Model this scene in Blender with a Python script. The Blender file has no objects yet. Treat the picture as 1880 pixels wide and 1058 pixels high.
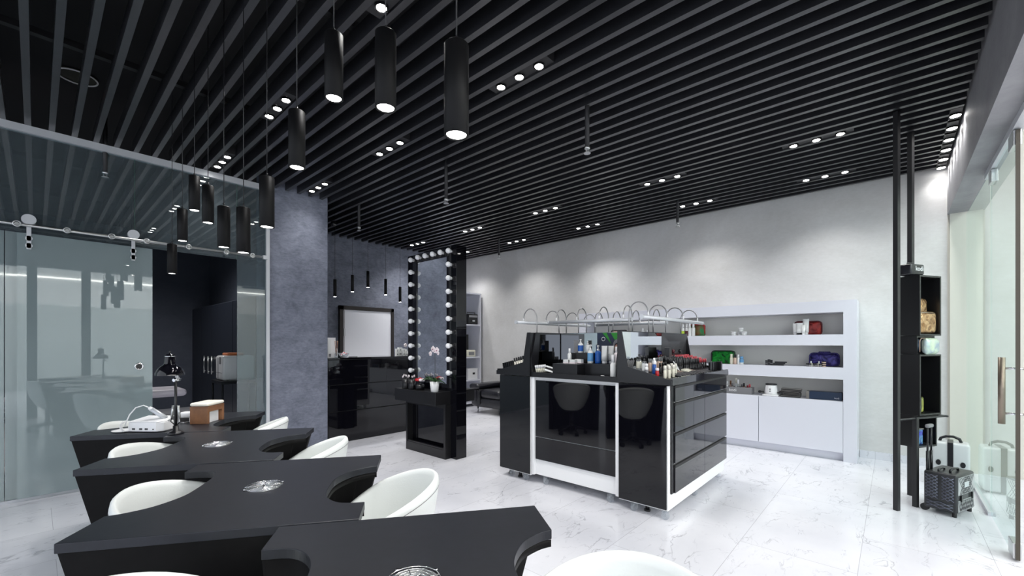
import bpy, bmesh, math, random
from mathutils import Vector, Matrix
random.seed(7)
PI = math.pi
scene = bpy.context.scene
COL = scene.collection

# ------------------------------------------------------------------ camera
# X runs along the glass partition (deeper into the shop), Y runs along the white wall, Z is up
HCAM, F, CX, CY = 1.3, 782.6, 940.0, 630.0
XR, XF, YR, YF = .6667, .7453, -.7453, .6667
cam_d = bpy.data.cameras.new('camera')
cam = bpy.data.objects.new('camera', cam_d)
COL.objects.link(cam)
cam.location = (0, 0, HCAM)
cam.rotation_euler = (PI/2, 0, math.atan2(-XF, YF))
cam_d.sensor_width = 36
cam_d.lens = F/1880*36
cam_d.shift_y = (CY-529)/1880
cam_d.clip_start = .02
scene.camera = cam

def ray(px, py):
    r = px-CX
    return (r*XR+F*XF, r*YR+F*YF, -(py-CY))
def on_z(px, py, z):
    d = ray(px, py); k = (z-HCAM)/d[2]
    return (d[0]*k, d[1]*k, z)
def on_x(px, py, x):
    d = ray(px, py); k = x/d[0]
    return (x, d[1]*k, HCAM+d[2]*k)
def on_y(px, py, y):
    d = ray(px, py); k = y/d[1]
    return (d[0]*k, y, HCAM+d[2]*k)

# ------------------------------------------------------------------ materials
def lin(c):
    return tuple((v/12.92 if v <= .04045 else ((v+.055)/1.055)**2.4) for v in c)
def nodes(m):
    m.use_nodes = True
    nt = m.node_tree
    return nt, nt.nodes, nt.links, nt.nodes['Principled BSDF']
def mat(name, rgb, rough=.5, metal=0., spec=.5, coat=0., noise=None, bump=None, trans=0., alpha=None, ior=1.5, emit=None):
    """rgb is linear. noise=(scale, amount, detail) mottles the colour; bump=(scale, strength)"""
    m = bpy.data.materials.new(name)
    nt, N, L, b = nodes(m)
    b.inputs['Base Color'].default_value = (*rgb, 1)
    b.inputs['Roughness'].default_value = rough
    b.inputs['Metallic'].default_value = metal
    b.inputs['Specular IOR Level'].default_value = spec
    b.inputs['Coat Weight'].default_value = coat
    b.inputs['Coat Roughness'].default_value = .03
    b.inputs['IOR'].default_value = ior
    b.inputs['Transmission Weight'].default_value = trans
    if emit:
        b.inputs['Emission Color'].default_value = (*emit[0], 1)
        b.inputs['Emission Strength'].default_value = emit[1]
    tc = None
    if noise or bump:
        tc = N.new('ShaderNodeTexCoord')
    if noise:
        n = N.new('ShaderNodeTexNoise'); n.inputs['Scale'].default_value = noise[0]; n.inputs['Detail'].default_value = noise[2] if len(noise) > 2 else 5
        n.inputs['Roughness'].default_value = .62
        r = N.new('ShaderNodeValToRGB')
        a = noise[1]
        r.color_ramp.elements[0].position = .3; r.color_ramp.elements[1].position = .7
        r.color_ramp.elements[0].color = (*[c*(1-a) for c in rgb], 1)
        r.color_ramp.elements[1].color = (*[min(1, c*(1+a)) for c in rgb], 1)
        L.new(tc.outputs['Object'], n.inputs['Vector']); L.new(n.outputs['Fac'], r.inputs['Fac']); L.new(r.outputs['Color'], b.inputs['Base Color'])
    if bump:
        n2 = N.new('ShaderNodeTexNoise'); n2.inputs['Scale'].default_value = bump[0]; n2.inputs['Detail'].default_value = 4
        bp = N.new('ShaderNodeBump'); bp.inputs['Strength'].default_value = bump[1]; bp.inputs['Distance'].default_value = .01
        L.new(tc.outputs['Object'], n2.inputs['Vector']); L.new(n2.outputs['Fac'], bp.inputs['Height']); L.new(bp.outputs['Normal'], b.inputs['Normal'])
    return m

def plaster(name, c0, c1, scale, rough=.75, fine=.28, lo=.33, hi=.68):
    """troweled plaster: large clouds crossed with fine horizontal scratches"""
    m = bpy.data.materials.new(name)
    nt, N, L, b = nodes(m)
    tc = N.new('ShaderNodeTexCoord')
    mp = N.new('ShaderNodeMapping'); mp.inputs['Scale'].default_value = (1, 1, 1.3)
    a = N.new('ShaderNodeTexNoise'); a.inputs['Scale'].default_value = scale; a.inputs['Detail'].default_value = 7; a.inputs['Roughness'].default_value = .65; a.inputs['Distortion'].default_value = .5
    mp2 = N.new('ShaderNodeMapping'); mp2.inputs['Scale'].default_value = (6, 6, 14)
    f = N.new('ShaderNodeTexNoise'); f.inputs['Scale'].default_value = 3.2; f.inputs['Detail'].default_value = 8; f.inputs['Roughness'].default_value = .7
    mx = N.new('ShaderNodeMix'); mx.data_type = 'FLOAT'; mx.inputs[0].default_value = fine
    r = N.new('ShaderNodeValToRGB')
    r.color_ramp.elements[0].position = lo; r.color_ramp.elements[1].position = hi
    r.color_ramp.elements[0].color = (*c0, 1); r.color_ramp.elements[1].color = (*c1, 1)
    L.new(tc.outputs['Object'], mp.inputs['Vector']); L.new(mp.outputs['Vector'], a.inputs['Vector'])
    L.new(tc.outputs['Object'], mp2.inputs['Vector']); L.new(mp2.outputs['Vector'], f.inputs['Vector'])
    L.new(a.outputs['Fac'], mx.inputs[2]); L.new(f.outputs['Fac'], mx.inputs[3]); L.new(mx.outputs[0], r.inputs['Fac'])
    L.new(r.outputs['Color'], b.inputs['Base Color'])
    bp = N.new('ShaderNodeBump'); bp.inputs['Strength'].default_value = .06; bp.inputs['Distance'].default_value = .004
    L.new(f.outputs['Fac'], bp.inputs['Height']); L.new(bp.outputs['Normal'], b.inputs['Normal'])
    b.inputs['Roughness'].default_value = rough
    return m

def marble_floor():
    m = bpy.data.materials.new('white_marble_tile')
    nt, N, L, b = nodes(m)
    tc = N.new('ShaderNodeTexCoord')
    # joints
    mp = N.new('ShaderNodeMapping'); mp.inputs['Location'].default_value = (-.082, -.15, 0)
    br = N.new('ShaderNodeTexBrick'); br.offset = .5; br.squash = 1
    br.inputs['Color1'].default_value = (1, 1, 1, 1); br.inputs['Color2'].default_value = (.93, .93, .94, 1); br.inputs['Mortar'].default_value = (.62, .62, .64, 1)
    br.inputs['Scale'].default_value = 1; br.inputs['Mortar Size'].default_value = .0016; br.inputs['Mortar Smooth'].default_value = .2
    br.inputs['Brick Width'].default_value = 1.2; br.inputs['Row Height'].default_value = .6
    L.new(tc.outputs['Object'], mp.inputs['Vector']); L.new(mp.outputs['Vector'], br.inputs['Vector'])
    # veins: narrow bands of two warped noises
    def vein(scale, width, seed, dark):
        mpv = N.new('ShaderNodeMapping'); mpv.inputs['Location'].default_value = (seed, seed*.7, 0); mpv.inputs['Rotation'].default_value = (0, 0, .5); mpv.inputs['Scale'].default_value = (1, 2.1, 1)
        n = N.new('ShaderNodeTexNoise'); n.inputs['Scale'].default_value = scale; n.inputs['Detail'].default_value = 5; n.inputs['Roughness'].default_value = .55; n.inputs['Distortion'].default_value = .8
        s = N.new('ShaderNodeMath'); s.operation = 'SUBTRACT'; s.inputs[1].default_value = .5
        ab = N.new('ShaderNodeMath'); ab.operation = 'ABSOLUTE'
        r = N.new('ShaderNodeValToRGB'); r.color_ramp.elements[0].position = 0; r.color_ramp.elements[1].position = width
        r.color_ramp.elements[0].color = (dark, dark, dark*1.03, 1); r.color_ramp.elements[1].color = (1, 1, 1, 1)
        # break the veins up
        n2 = N.new('ShaderNodeTexNoise'); n2.inputs['Scale'].default_value = scale*1.7
        r2 = N.new('ShaderNodeValToRGB'); r2.color_ramp.elements[0].position = .47; r2.color_ramp.elements[1].position = .6
        mx = N.new('ShaderNodeMix'); mx.data_type = 'RGBA'
        L.new(tc.outputs['Object'], mpv.inputs['Vector']); L.new(mpv.outputs['Vector'], n.inputs['Vector']); L.new(mpv.outputs['Vector'], n2.inputs['Vector'])
        L.new(n.outputs['Fac'], s.inputs[0]); L.new(s.outputs[0], ab.inputs[0]); L.new(ab.outputs[0], r.inputs['Fac'])
        L.new(n2.outputs['Fac'], r2.inputs['Fac']); L.new(r2.outputs['Color'], mx.inputs[0])
        L.new(r.outputs['Color'], mx.inputs[7]); mx.inputs[6].default_value = (1, 1, 1, 1)
        return mx.outputs[2]
    v1, v2 = vein(1.5, .010, 3.1, .62), vein(3.4, .010, 9.4, .74)
    def mul(a, c):
        k = N.new('ShaderNodeMix'); k.data_type = 'RGBA'; k.blend_type = 'MULTIPLY'; k.inputs[0].default_value = 1
        L.new(a, k.inputs[6]); L.new(c, k.inputs[7]); return k.outputs[2]
    base = N.new('ShaderNodeTexNoise'); base.inputs['Scale'].default_value = 1.1; base.inputs['Detail'].default_value = 6
    rb = N.new('ShaderNodeValToRGB'); rb.color_ramp.elements[0].color = (.63, .64, .69, 1); rb.color_ramp.elements[1].color = (.745, .75, .79, 1)
    rb.color_ramp.elements[0].position = .35; rb.color_ramp.elements[1].position = .6
    L.new(tc.outputs['Object'], base.inputs['Vector']); L.new(base.outputs['Fac'], rb.inputs['Fac'])
    out = mul(mul(mul(rb.outputs['Color'], v1), v2), br.outputs['Color'])
    L.new(out, b.inputs['Base Color'])
    b.inputs['Roughness'].default_value = .16
    b.inputs['Specular IOR Level'].default_value = .45
    return m

def glass_mat(name, tint, rough=0., haze=0., hazecol=(.5, .6, .6), ior=1.5):
    """thin architectural glass: fresnel reflection over tinted see-through, optional diffuse haze"""
    m = bpy.data.materials.new(name)
    m.use_nodes = True
    nt = m.node_tree; N = nt.nodes; L = nt.links
    N.remove(N['Principled BSDF'])
    out = N['Material Output']
    fr = N.new('ShaderNodeFresnel'); fr.inputs['IOR'].default_value = ior
    tr = N.new('ShaderNodeBsdfTransparent'); tr.inputs['Color'].default_value = (*tint, 1)
    gl = N.new('ShaderNodeBsdfGlossy'); gl.inputs['Roughness'].default_value = rough; gl.inputs['Color'].default_value = (.95, 1, .99, 1)
    mx = N.new('ShaderNodeMixShader')
    src = tr.outputs[0]
    if haze:
        df = N.new('ShaderNodeBsdfDiffuse'); df.inputs['Color'].default_value = (*hazecol, 1)
        m2 = N.new('ShaderNodeMixShader'); m2.inputs[0].default_value = haze
        L.new(tr.outputs[0], m2.inputs[1]); L.new(df.outputs[0], m2.inputs[2]); src = m2.outputs[0]
    ge = N.new('ShaderNodeNewGeometry'); inv = N.new('ShaderNodeMath'); inv.operation = 'SUBTRACT'; inv.inputs[0].default_value = 1
    ml = N.new('ShaderNodeMath'); ml.operation = 'MULTIPLY'
    L.new(ge.outputs['Backfacing'], inv.inputs[1]); L.new(inv.outputs[0], ml.inputs[0]); L.new(fr.outputs[0], ml.inputs[1])
    L.new(ml.outputs[0], mx.inputs[0]); L.new(src, mx.inputs[1]); L.new(gl.outputs[0], mx.inputs[2]); L.new(mx.outputs[0], out.inputs['Surface'])
    return m

def foil(name, ca, cb, scale=9, rough=.22, metal=.7):
    m = bpy.data.materials.new(name)
    nt, N, L, b = nodes(m)
    tc = N.new('ShaderNodeTexCoord')
    v = N.new('ShaderNodeTexNoise'); v.inputs['Scale'].default_value = scale; v.inputs['Detail'].default_value = 3; v.inputs['Distortion'].default_value = 1.5
    r = N.new('ShaderNodeValToRGB'); r.color_ramp.elements[0].position = .36; r.color_ramp.elements[1].position = .62
    r.color_ramp.elements[0].color = (*ca, 1); r.color_ramp.elements[1].color = (*cb, 1)
    L.new(tc.outputs['Object'], v.inputs['Vector']); L.new(v.outputs['Fac'], r.inputs['Fac']); L.new(r.outputs['Color'], b.inputs['Base Color'])
    bp = N.new('ShaderNodeBump'); bp.inputs['Strength'].default_value = .6; bp.inputs['Distance'].default_value = .02
    L.new(v.outputs['Fac'], bp.inputs['Height']); L.new(bp.outputs['Normal'], b.inputs['Normal'])
    b.inputs['Roughness'].default_value = rough; b.inputs['Metallic'].default_value = metal
    return m

def emit(name, rgb, s):
    m = bpy.data.materials.new(name)
    nt, N, L, b = nodes(m)
    b.inputs['Base Color'].default_value = (*rgb, 1)
    b.inputs['Emission Color'].default_value = (*rgb, 1)
    b.inputs['Emission Strength'].default_value = s
    return m

M = {}
M['floor'] = marble_floor()
M['whitewall'] = plaster('pale_concrete_plaster', (.51, .505, .495), (.67, .67, .67), .8)
M['darkwall'] = plaster('blue_grey_plaster', (.105, .117, .157), (.235, .255, .322), 5.0, .75, .45, .36, .64)
M['innerwall'] = plaster('dark_blue_plaster', (.045, .054, .078), (.07, .08, .11), 2.4)
M['beam'] = plaster('anthracite_plaster', (.22, .22, .235), (.33, .33, .345), 2.2, .6)
M['blackceil'] = mat('matt_black_ceiling', (.006, .0065, .008), .8)
M['slat'] = mat('black_batten_paint', (.018, .0185, .022), .3, spec=1.0, noise=(14, .25))
M['cream'] = mat('cream_panel', (.60, .59, .53), .4)
M['mallwhite'] = mat('white_bulkhead', (.85, .86, .86), .6)
M['mallgrey'] = mat('grey_shopfront', (.62, .66, .66), .3)
M['glassA'] = glass_mat('clear_partition_glass', (.55, .64, .65), 0, .09, (.46, .54, .60), 1.75)
M['glassL'] = glass_mat('sliding_glass', (.38, .47, .47), .01, .42, (.50, .60, .62), 1.9)  # pale haze: light frosting plus the bright mall reflection put into colour
M['glassS'] = glass_mat('storefront_glass', (.90, .965, .95), 0, .0, (.5, .6, .6), 1.6)
M['glassE'] = glass_mat('green_glass_edge', (.25, .42, .38), 0, .3, (.2, .35, .3))
M['darkedge'] = mat('bronze_edge_seal', (.06, .05, .035), .4)
M['steel'] = mat('brushed_steel', (.62, .63, .63), .28, 1)
M['steelsoft'] = mat('satin_aluminium', (.60, .62, .65), .45, .4)
M['darksteel'] = mat('grey_steel', (.38, .38, .39), .35, .8)
M['chrome'] = mat('chrome', (.8, .8, .82), .08, 1)
M['brass'] = mat('satin_bronze_handle', (.30, .25, .20), .42, 1)
M['desk'] = mat('black_laminate', (.011, .0125, .018), .36, spec=.4, noise=(30, .2))
M['deskshade'] = mat('black_laminate_shaded', (.005, .0048, .005), .5, spec=.1, noise=(30, .2))  # same laminate as the top, darkened to hold the shade on the sides
M['gloss'] = mat('black_gloss_lacquer', (.003, .003, .005), .03, spec=.5)
M['gloss_slate'] = mat('black_gloss_drawer', (.006, .006, .009), .03, spec=.75)
M['black'] = mat('black_satin', (.008, .008, .010), .3)
M['blackmatt'] = mat('black_powder_coat', (.014, .014, .016), .5)
M['blackwood'] = mat('black_stained_board', (.008, .008, .009), .32)
M['pendant'] = mat('black_pendant_tube', (.004, .004, .0045), .5, spec=.2)
M['white'] = mat('white_lacquer', (.70, .71, .78), .22)
M['whiteback'] = mat('grey_white_back_panel', (.80, .79, .74), .6)
M['whiteedge'] = mat('white_edge_board', (.86, .87, .88), .35)
M['leather'] = mat('white_leather', (.82, .85, .83), .33, bump=(140, .06))
M['blackleather'] = mat('black_leather', (.010, .010, .014), .27, bump=(26, .22))
M['plasticw'] = mat('white_plastic', (.82, .82, .83), .3)
M['tubew'] = mat('white_tube', (.78, .79, .78), .35)
M['blue'] = mat('blue_label', (.01, .09, .38), .35)
M['lblue'] = mat('light_blue_label', (.12, .33, .60), .35)
M['red'] = mat('red_plastic', (.50, .012, .02), .3)
M['pinkred'] = mat('coral_red_cap', (.55, .06, .08), .3)
M['wine'] = mat('wine_label', (.10, .012, .02), .4)
M['lime'] = mat('lime_label', (.45, .62, .05), .4)
M['orange'] = mat('orange_cloth', (.62, .18, .06), .7)
M['nude'] = mat('beige_liquid', (.55, .40, .32), .3)
M['ivory'] = mat('ivory_liquid', (.72, .70, .58), .3)
M['greyp'] = mat('grey_plastic', (.20, .20, .21), .45)
M['greylab'] = mat('grey_label_text', (.30, .30, .32), .5)
M['navy'] = mat('navy_box', (.006, .022, .058), .4)
M['taupe'] = mat('taupe_board', (.20, .185, .17), .6)
M['clear'] = glass_mat('clear_acrylic', (.86, .88, .90), .02, .12, (.8, .82, .84), 1.45)
M['wood'] = mat('oiled_oak', (.215, .098, .045), .45, noise=(11, .3, 8))
M['cushion'] = mat('cream_leather', (.80, .77, .68), .45)
M['lav'] = mat('lavender_vinyl', (.62, .58, .66), .4)
M['leafg'] = mat('orchid_leaf', (.03, .10, .025), .4)
M['petal'] = mat('white_petal', (.82, .74, .76), .5)
M['petalc'] = mat('orchid_lip', (.30, .05, .13), .5)
M['stem'] = mat('dark_stem', (.02, .022, .015), .5)
M['bulb'] = emit('opal_bulb', (.80, .81, .83), .06)  # unlit bulbs; faint glow added to lift their tone
M['led'] = emit('lit_lamp_lens', (1, .98, .95), 22)
M['ledstrip'] = emit('lit_strip', (1, .98, .93), 6)
M['mallfill'] = emit('mall_fill_glow', (1, .98, .95), 9)
M['mirror'] = mat('mirror_silver', (.80, .83, .84), .01, 1)
M['dmirror'] = mat('darkened_mirror', (.12, .12, .13), .03, 1)  # dark ceiling reflection put into the tint of this mirror
M['softblack'] = mat('soft_black_plastic', (.022, .022, .025), .35)
M['charcoal'] = mat('charcoal_panel', (.035, .035, .037), .25)
M['doorw'] = mat('grey_white_door', (.86, .87, .93), .45)
M['doorframe'] = mat('dark_brown_frame', (.022, .018, .018), .5)
M['gold'] = foil('gold_foil', (.30, .15, .06), (.70, .46, .26), 16, .25, .85)
M['holo'] = foil('pearl_foil', (.62, .72, .55), (.38, .45, .52), 9, .25, .3)
M['holodark'] = foil('dark_pearl_foil', (.01, .03, .07), (.20, .25, .32), 9, .2, .6)
M['holoblue'] = foil('violet_foil', (.04, .05, .45), (.15, .45, .50), 14, .2, .5)
M['yellowfoil'] = foil('yellow_foil', (.05, .06, .01), (.60, .62, .10), 9, .25, .4)
M['greenfoil'] = foil('green_foil', (.0, .045, .008), (.01, .38, .04), 13, .2, .5)
M['redfoil'] = foil('red_foil', (.13, .006, .006), (.26, .014, .01), 10, .25, .3)
M['purplefoil'] = foil('purple_foil', (.012, .009, .07), (.05, .04, .22), 14, .25, .4)
M['greenprint'] = foil('green_print', (.02, .20, .06), (.25, .05, .03), 7, .35, .1)
M['postergreen'] = mat('poster_green', (.02, .28, .02), .4)
M['posternavy'] = mat('poster_navy', (.012, .022, .06), .4)
M['skin'] = mat('poster_skin', (.48, .25, .18), .5)
M['hair'] = mat('poster_dark_hair', (.03, .012, .012), .5)
M['hoodg'] = mat('poster_grey_hood', (.30, .30, .32), .5)
M['rubber'] = mat('black_rubber', (.012, .012, .013), .6)
M['candy'] = mat('candy_mix', (.62, .10, .10), .4, noise=(60, .9))
M['trolley'] = mat('anthracite_shell', (.022, .023, .026), .3)
M['trolleyface'] = mat('grey_quilted_shell', (.42, .43, .44), .35, .2)
M['trolleyrib'] = mat('dark_quilt_ridge', (.13, .14, .19), .3, .2)
M['caseclear'] = mat('frosted_white_case', (.52, .54, .55), .25)

# ------------------------------------------------------------------ mesh builder
class MB:
    def __init__(s):
        s.bm = bmesh.new(); s.m = 0
    def _mark(s, faces, smooth=False):
        for f in faces:
            f.material_index = s.m; f.smooth = smooth
    def box(s, x0, x1, y0, y1, z0, z1):
        v = [s.bm.verts.new((x, y, z)) for x in (x0, x1) for y in (y0, y1) for z in (z0, z1)]
        q = [(0, 1, 3, 2), (4, 6, 7, 5), (0, 4, 5, 1), (2, 3, 7, 6), (0, 2, 6, 4), (1, 5, 7, 3)]
        s._mark([s.bm.faces.new([v[i] for i in f]) for f in q]); return s
    def obox(s, c, ux, uy, sx, sy, z0, z1):
        """box turned about Z: centre c (x, y), unit ux along length sx, uy along sy"""
        P = []
        for a in (-.5, .5):
            for b in (-.5, .5):
                for z in (z0, z1):
                    P.append(s.bm.verts.new((c[0]+ux[0]*a*sx+uy[0]*b*sy, c[1]+ux[1]*a*sx+uy[1]*b*sy, z)))
        q = [(0, 1, 3, 2), (4, 6, 7, 5), (0, 4, 5, 1), (2, 3, 7, 6), (0, 2, 6, 4), (1, 5, 7, 3)]
        s._mark([s.bm.faces.new([P[i] for i in f]) for f in q]); return s
    def rings(s, rings, cap=True, closed=True, smooth=True):
        R = [[s.bm.verts.new(p) for p in r] for r in rings]
        fs = []
        n = len(R[0])
        for a, b in zip(R, R[1:]):
            for i in range(n if closed else n-1):
                j = (i+1) % n
                fs.append(s.bm.faces.new((a[i], a[j], b[j], b[i])))
        s._mark(fs, smooth)
        if cap and closed:
            s._mark([s.bm.faces.new(R[0][::-1]), s.bm.faces.new(R[-1])], False)
        return s
    def cyl(s, p0, p1, r0, r1=None, n=16, smooth=True, cap=True):
        r1 = r0 if r1 is None else r1
        p0, p1 = Vector(p0), Vector(p1)
        d = (p1-p0).normalized()
        a = d.orthogonal().normalized(); b = d.cross(a)
        return s.rings([[p+(a*math.cos(2*PI*i/n)+b*math.sin(2*PI*i/n))*r for i in range(n)] for p, r in ((p0, r0), (p1, r1))], cap, True, smooth)
    def lathe(s, prof, c=(0, 0, 0), n=20, smooth=True, cap=True, sx=1., sy=1.):
        return s.rings([[(c[0]+sx*max(r, 1e-5)*math.cos(2*PI*i/n), c[1]+sy*max(r, 1e-5)*math.sin(2*PI*i/n), c[2]+z) for i in range(n)] for r, z in prof], cap, True, smooth)
    def tube(s, pts, r, n=8, cap=True):
        pts = [Vector(p) for p in pts]
        rs = r if isinstance(r, (list, tuple)) else [r]*len(pts)
        rings = []; a = None
        for i, p in enumerate(pts):
            d = (pts[min(i+1, len(pts)-1)]-pts[max(i-1, 0)]).normalized()
            if a is None: a = d.orthogonal().normalized()
            a = (a-d*a.dot(d)).normalized(); b = d.cross(a)
            rings.append([p+(a*math.cos(2*PI*k/n)+b*math.sin(2*PI*k/n))*rs[i] for k in range(n)])
        return s.rings(rings, cap)
    def prism(s, poly, z0, z1, smooth=False):
        return s.rings([[(x, y, z0) for x, y in poly], [(x, y, z1) for x, y in poly]], True, True, smooth)
    def extr(s, poly3, d, smooth=False):
        d = Vector(d)
        return s.rings([[Vector(p) for p in poly3], [Vector(p)+d for p in poly3]], True, True, smooth)
    def ball(s, c, rx, ry=None, rz=None, n=16, k=10):
        ry = rx if ry is None else ry; rz = rx if rz is None else rz
        rings = [[(c[0]+rx*math.sin(PI*j/k)*math.cos(2*PI*i/n), c[1]+ry*math.sin(PI*j/k)*math.sin(2*PI*i/n), c[2]-rz*math.cos(PI*j/k)) for i in range(n)] for j in range(1, k)]
        return s.rings(rings, True)
    def quad(s, pts):
        s._mark([s.bm.faces.new([s.bm.verts.new(p) for p in pts])]); return s
    def torus(s, c, R, r, n=24, k=8, axis='z'):
        V = []
        for i in range(n):
            t = 2*PI*i/n; ring = []
            for j in range(k):
                q = 2*PI*j/k; x = (R+r*math.cos(q))*math.cos(t); y = (R+r*math.cos(q))*math.sin(t); z = r*math.sin(q)
                p = {'z': (x, y, z), 'y': (x, z, y), 'x': (z, x, y)}[axis]
                ring.append(s.bm.verts.new((c[0]+p[0], c[1]+p[1], c[2]+p[2])))
            V.append(ring)
        s._mark([s.bm.faces.new((V[i][j], V[(i+1) % n][j], V[(i+1) % n][(j+1) % k], V[i][(j+1) % k])) for i in range(n) for j in range(k)], True)
        return s
    def rbox(s, x0, x1, y0, y1, z0, z1, r, seg=4, dome=0.):
        """pillow-like box rounded on all edges"""
        cx, cy = (x0+x1)/2, (y0+y1)/2
        def outline(ins, z):
            P = []
            a0, a1, b0, b1 = x0+ins, x1-ins, y0+ins, y1-ins
            rr = max(r-ins*.5, .0006)
            rr = min(rr, (a1-a0)/2-1e-5, (b1-b0)/2-1e-5)
            for (ox, oy, st) in ((a1-rr, b1-rr, 0), (a0+rr, b1-rr, 1), (a0+rr, b0+rr, 2), (a1-rr, b0+rr, 3)):
                for k in range(seg+1):
                    t = (st+k/seg)*PI/2
                    P.append((ox+rr*math.cos(t), oy+rr*math.sin(t), z))
            return P
        rings = []
        rz = min(r, (z1-z0)/2)
        for k in range(seg+1):
            t = PI/2*k/seg
            rings.append(outline(rz*(1-math.sin(t)), z0+rz*(1-math.cos(t))))
        for k in range(seg+1):
            t = PI/2*k/seg
            rings.append(outline(rz*(1-math.cos(t)), z1-rz*(1-math.sin(t))))
        return s.rings(rings, True)
    def build(s, name, mats, parent=None, loc=None, rotz=0., bevel=0., sub=0, rot=None):
        bmesh.ops.recalc_face_normals(s.bm, faces=s.bm.faces)
        me = bpy.data.meshes.new(name)
        s.bm.to_mesh(me); s.bm.free()
        for m in (mats if isinstance(mats, (list, tuple)) else [mats]):
            me.materials.append(M[m] if isinstance(m, str) else m)
        o = bpy.data.objects.new(name, me)
        COL.objects.link(o)
        if loc: o.location = loc
        o.rotation_euler = rot if rot else (0, 0, rotz)
        if parent: o.parent = parent
        if bevel:
            b = o.modifiers.new('bevel', 'BEVEL'); b.width = bevel; b.segments = 2; b.limit_method = 'ANGLE'; b.angle_limit = .7
        if sub:
            b = o.modifiers.new('subdivision', 'SUBSURF'); b.levels = sub; b.render_levels = sub
        return o

def tag(o, label, cat, group=None):
    o['label'] = label; o['category'] = cat
    if group: o['group'] = group
    return o
def thing(name, label, cat, loc=(0, 0, 0), rotz=0., group=None):
    o = bpy.data.objects.new(name, None); COL.objects.link(o)
    o.location = loc; o.rotation_euler = (0, 0, rotz); o.empty_display_size = .05
    return tag(o, label, cat, group)
def struct(o):
    o['kind'] = 'structure'; return o
def sroot(name, loc=(0, 0, 0)):
    o = bpy.data.objects.new(name, None); COL.objects.link(o); o.location = loc
    return struct(o)
def dup(root, loc, rotz=None, label=None, group=None):
    r = root.copy(); COL.objects.link(r); r.location = loc
    if rotz is not None: r.rotation_euler = (0, 0, rotz)
    if label: r['label'] = label
    if group: r['group'] = group
    for ch in list(root.children):
        c = ch.copy(); COL.objects.link(c); c.parent = r
        for g in list(ch.children):
            d = g.copy(); COL.objects.link(d); d.parent = c
    return r
def lettering(txt, size, mat_, parent, loc, rot, ext=.0008, name='lettering'):
    cu = bpy.data.curves.new(name, 'FONT'); cu.body = txt; cu.size = size; cu.extrude = ext; cu.align_x = 'CENTER'; cu.align_y = 'CENTER'
    tmp = bpy.data.objects.new('tmp', cu); COL.objects.link(tmp)
    me = bpy.data.meshes.new_from_object(tmp.evaluated_get(bpy.context.evaluated_depsgraph_get()))
    bpy.data.objects.remove(tmp); bpy.data.curves.remove(cu)
    me.name = name; me.materials.clear(); me.materials.append(M[mat_])
    o = bpy.data.objects.new(name, me); COL.objects.link(o); o.location = loc; o.rotation_euler = rot
    if parent: o.parent = parent
    return o
ORD = ['first', 'second', 'third', 'fourth', 'fifth', 'sixth', 'seventh', 'eighth', 'ninth', 'tenth', 'eleventh', 'twelfth']
# ------------------------------------------------------------------ the room
XW, YB, YG, YS, ZC = 6.26, 7.05, 5.36, -.55, 3.10
struct(MB().box(-4.5, 9, -7.2, 11.2, -.1, 0).build('floor', 'floor'))
ceil = struct(MB().box(-2.6, 6.4, -.414, 11, 3.46, 3.52).build('ceiling', 'blackceil'))
PITCH, SL0 = .135, 1.24-.0675
for k in range(-24, 38):
    x = SL0+PITCH*k
    y1 = YB-.02 if x > 2.5 else YG+.02
    if x < 2.5 and x > 1.78: y1 = YG-.01
    MB().box(x-.0185, x+.0185, -.40, y1, ZC, ZC+.11).build('slat', 'slat', ceil)
# cross rails that carry the battens, dark above them
for y in (.9, 2.45, 3.98):
    MB().box(-2.4, 6.2, y, y+.045, ZC+.13, ZC+.17).build('carrier_rail', 'blackmatt', ceil)
struct(MB().box(XW, XW+.12, -.414, YB+.14, 0, 3.46).build('wall_back', 'whitewall'))
struct(MB().box(XW-.012, XW, -.40, .285, 0, .085).build('baseboard_back', 'floor'))
struct(MB().box(2.47, XW, YB, YB+.12, 0, 3.46).build('wall_left', 'darkwall'))
struct(MB().box(1.795, 2.475, YG, YG+.42, 0, 3.46).build('column', 'darkwall'))
# room behind the glass
struct(MB().box(2.44, 2.47, YG+.42, 10.7, 0, 3.46).build('wall_inner_side', 'innerwall'))
struct(MB().box(-2.6, 2.47, 10.7, 10.8, 0, 3.46).build('wall_inner', 'innerwall'))
struct(MB().box(-2.6, -2.5, YG, 10.7, 0, 3.46).build('wall_inner_far_side', 'innerwall'))

# glass partition: upper panes, fixed lower panes, one hung sliding leaf
struct(MB().box(-2.5, 1.795, YG-.03, YG+.03, 3.04, 3.10).build('trim_1', 'steelsoft'))
struct(MB().box(-2.5, 1.795, YG-.03, YG+.02, 0, .022).build('trim_2', 'steelsoft'))
struct(MB().box(1.757, 1.793, YG-.03, YG+.03, .022, 3.04).build('trim_3', 'steelsoft', bevel=.003))
def pane(name, x0, x1, y, z0, z1, m):
    w = struct(MB().box(x0, x1, y-.005, y+.005, z0, z1).build(name, m))
    return w
pane('window_1', -2.45, .624, YG, 2.215, 3.04, 'glassA')
pane('window_2', .628, 1.468, YG, 2.215, 3.04, 'glassA')
pane('window_3', 1.472, 1.757, YG, .022, 3.04, 'glassA')
pane('window_4', -.165, .624, YG, .022, 2.21, 'glassL')
pane('window_5', -2.45, -.17, YG, .022, 2.21, 'glassL')
for x in (.626, 1.47):
    struct(MB().box(x-.0025, x+.0025, YG-.006, YG+.006, 2.215, 3.04).build('trim_4', 'glassE'))
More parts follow.
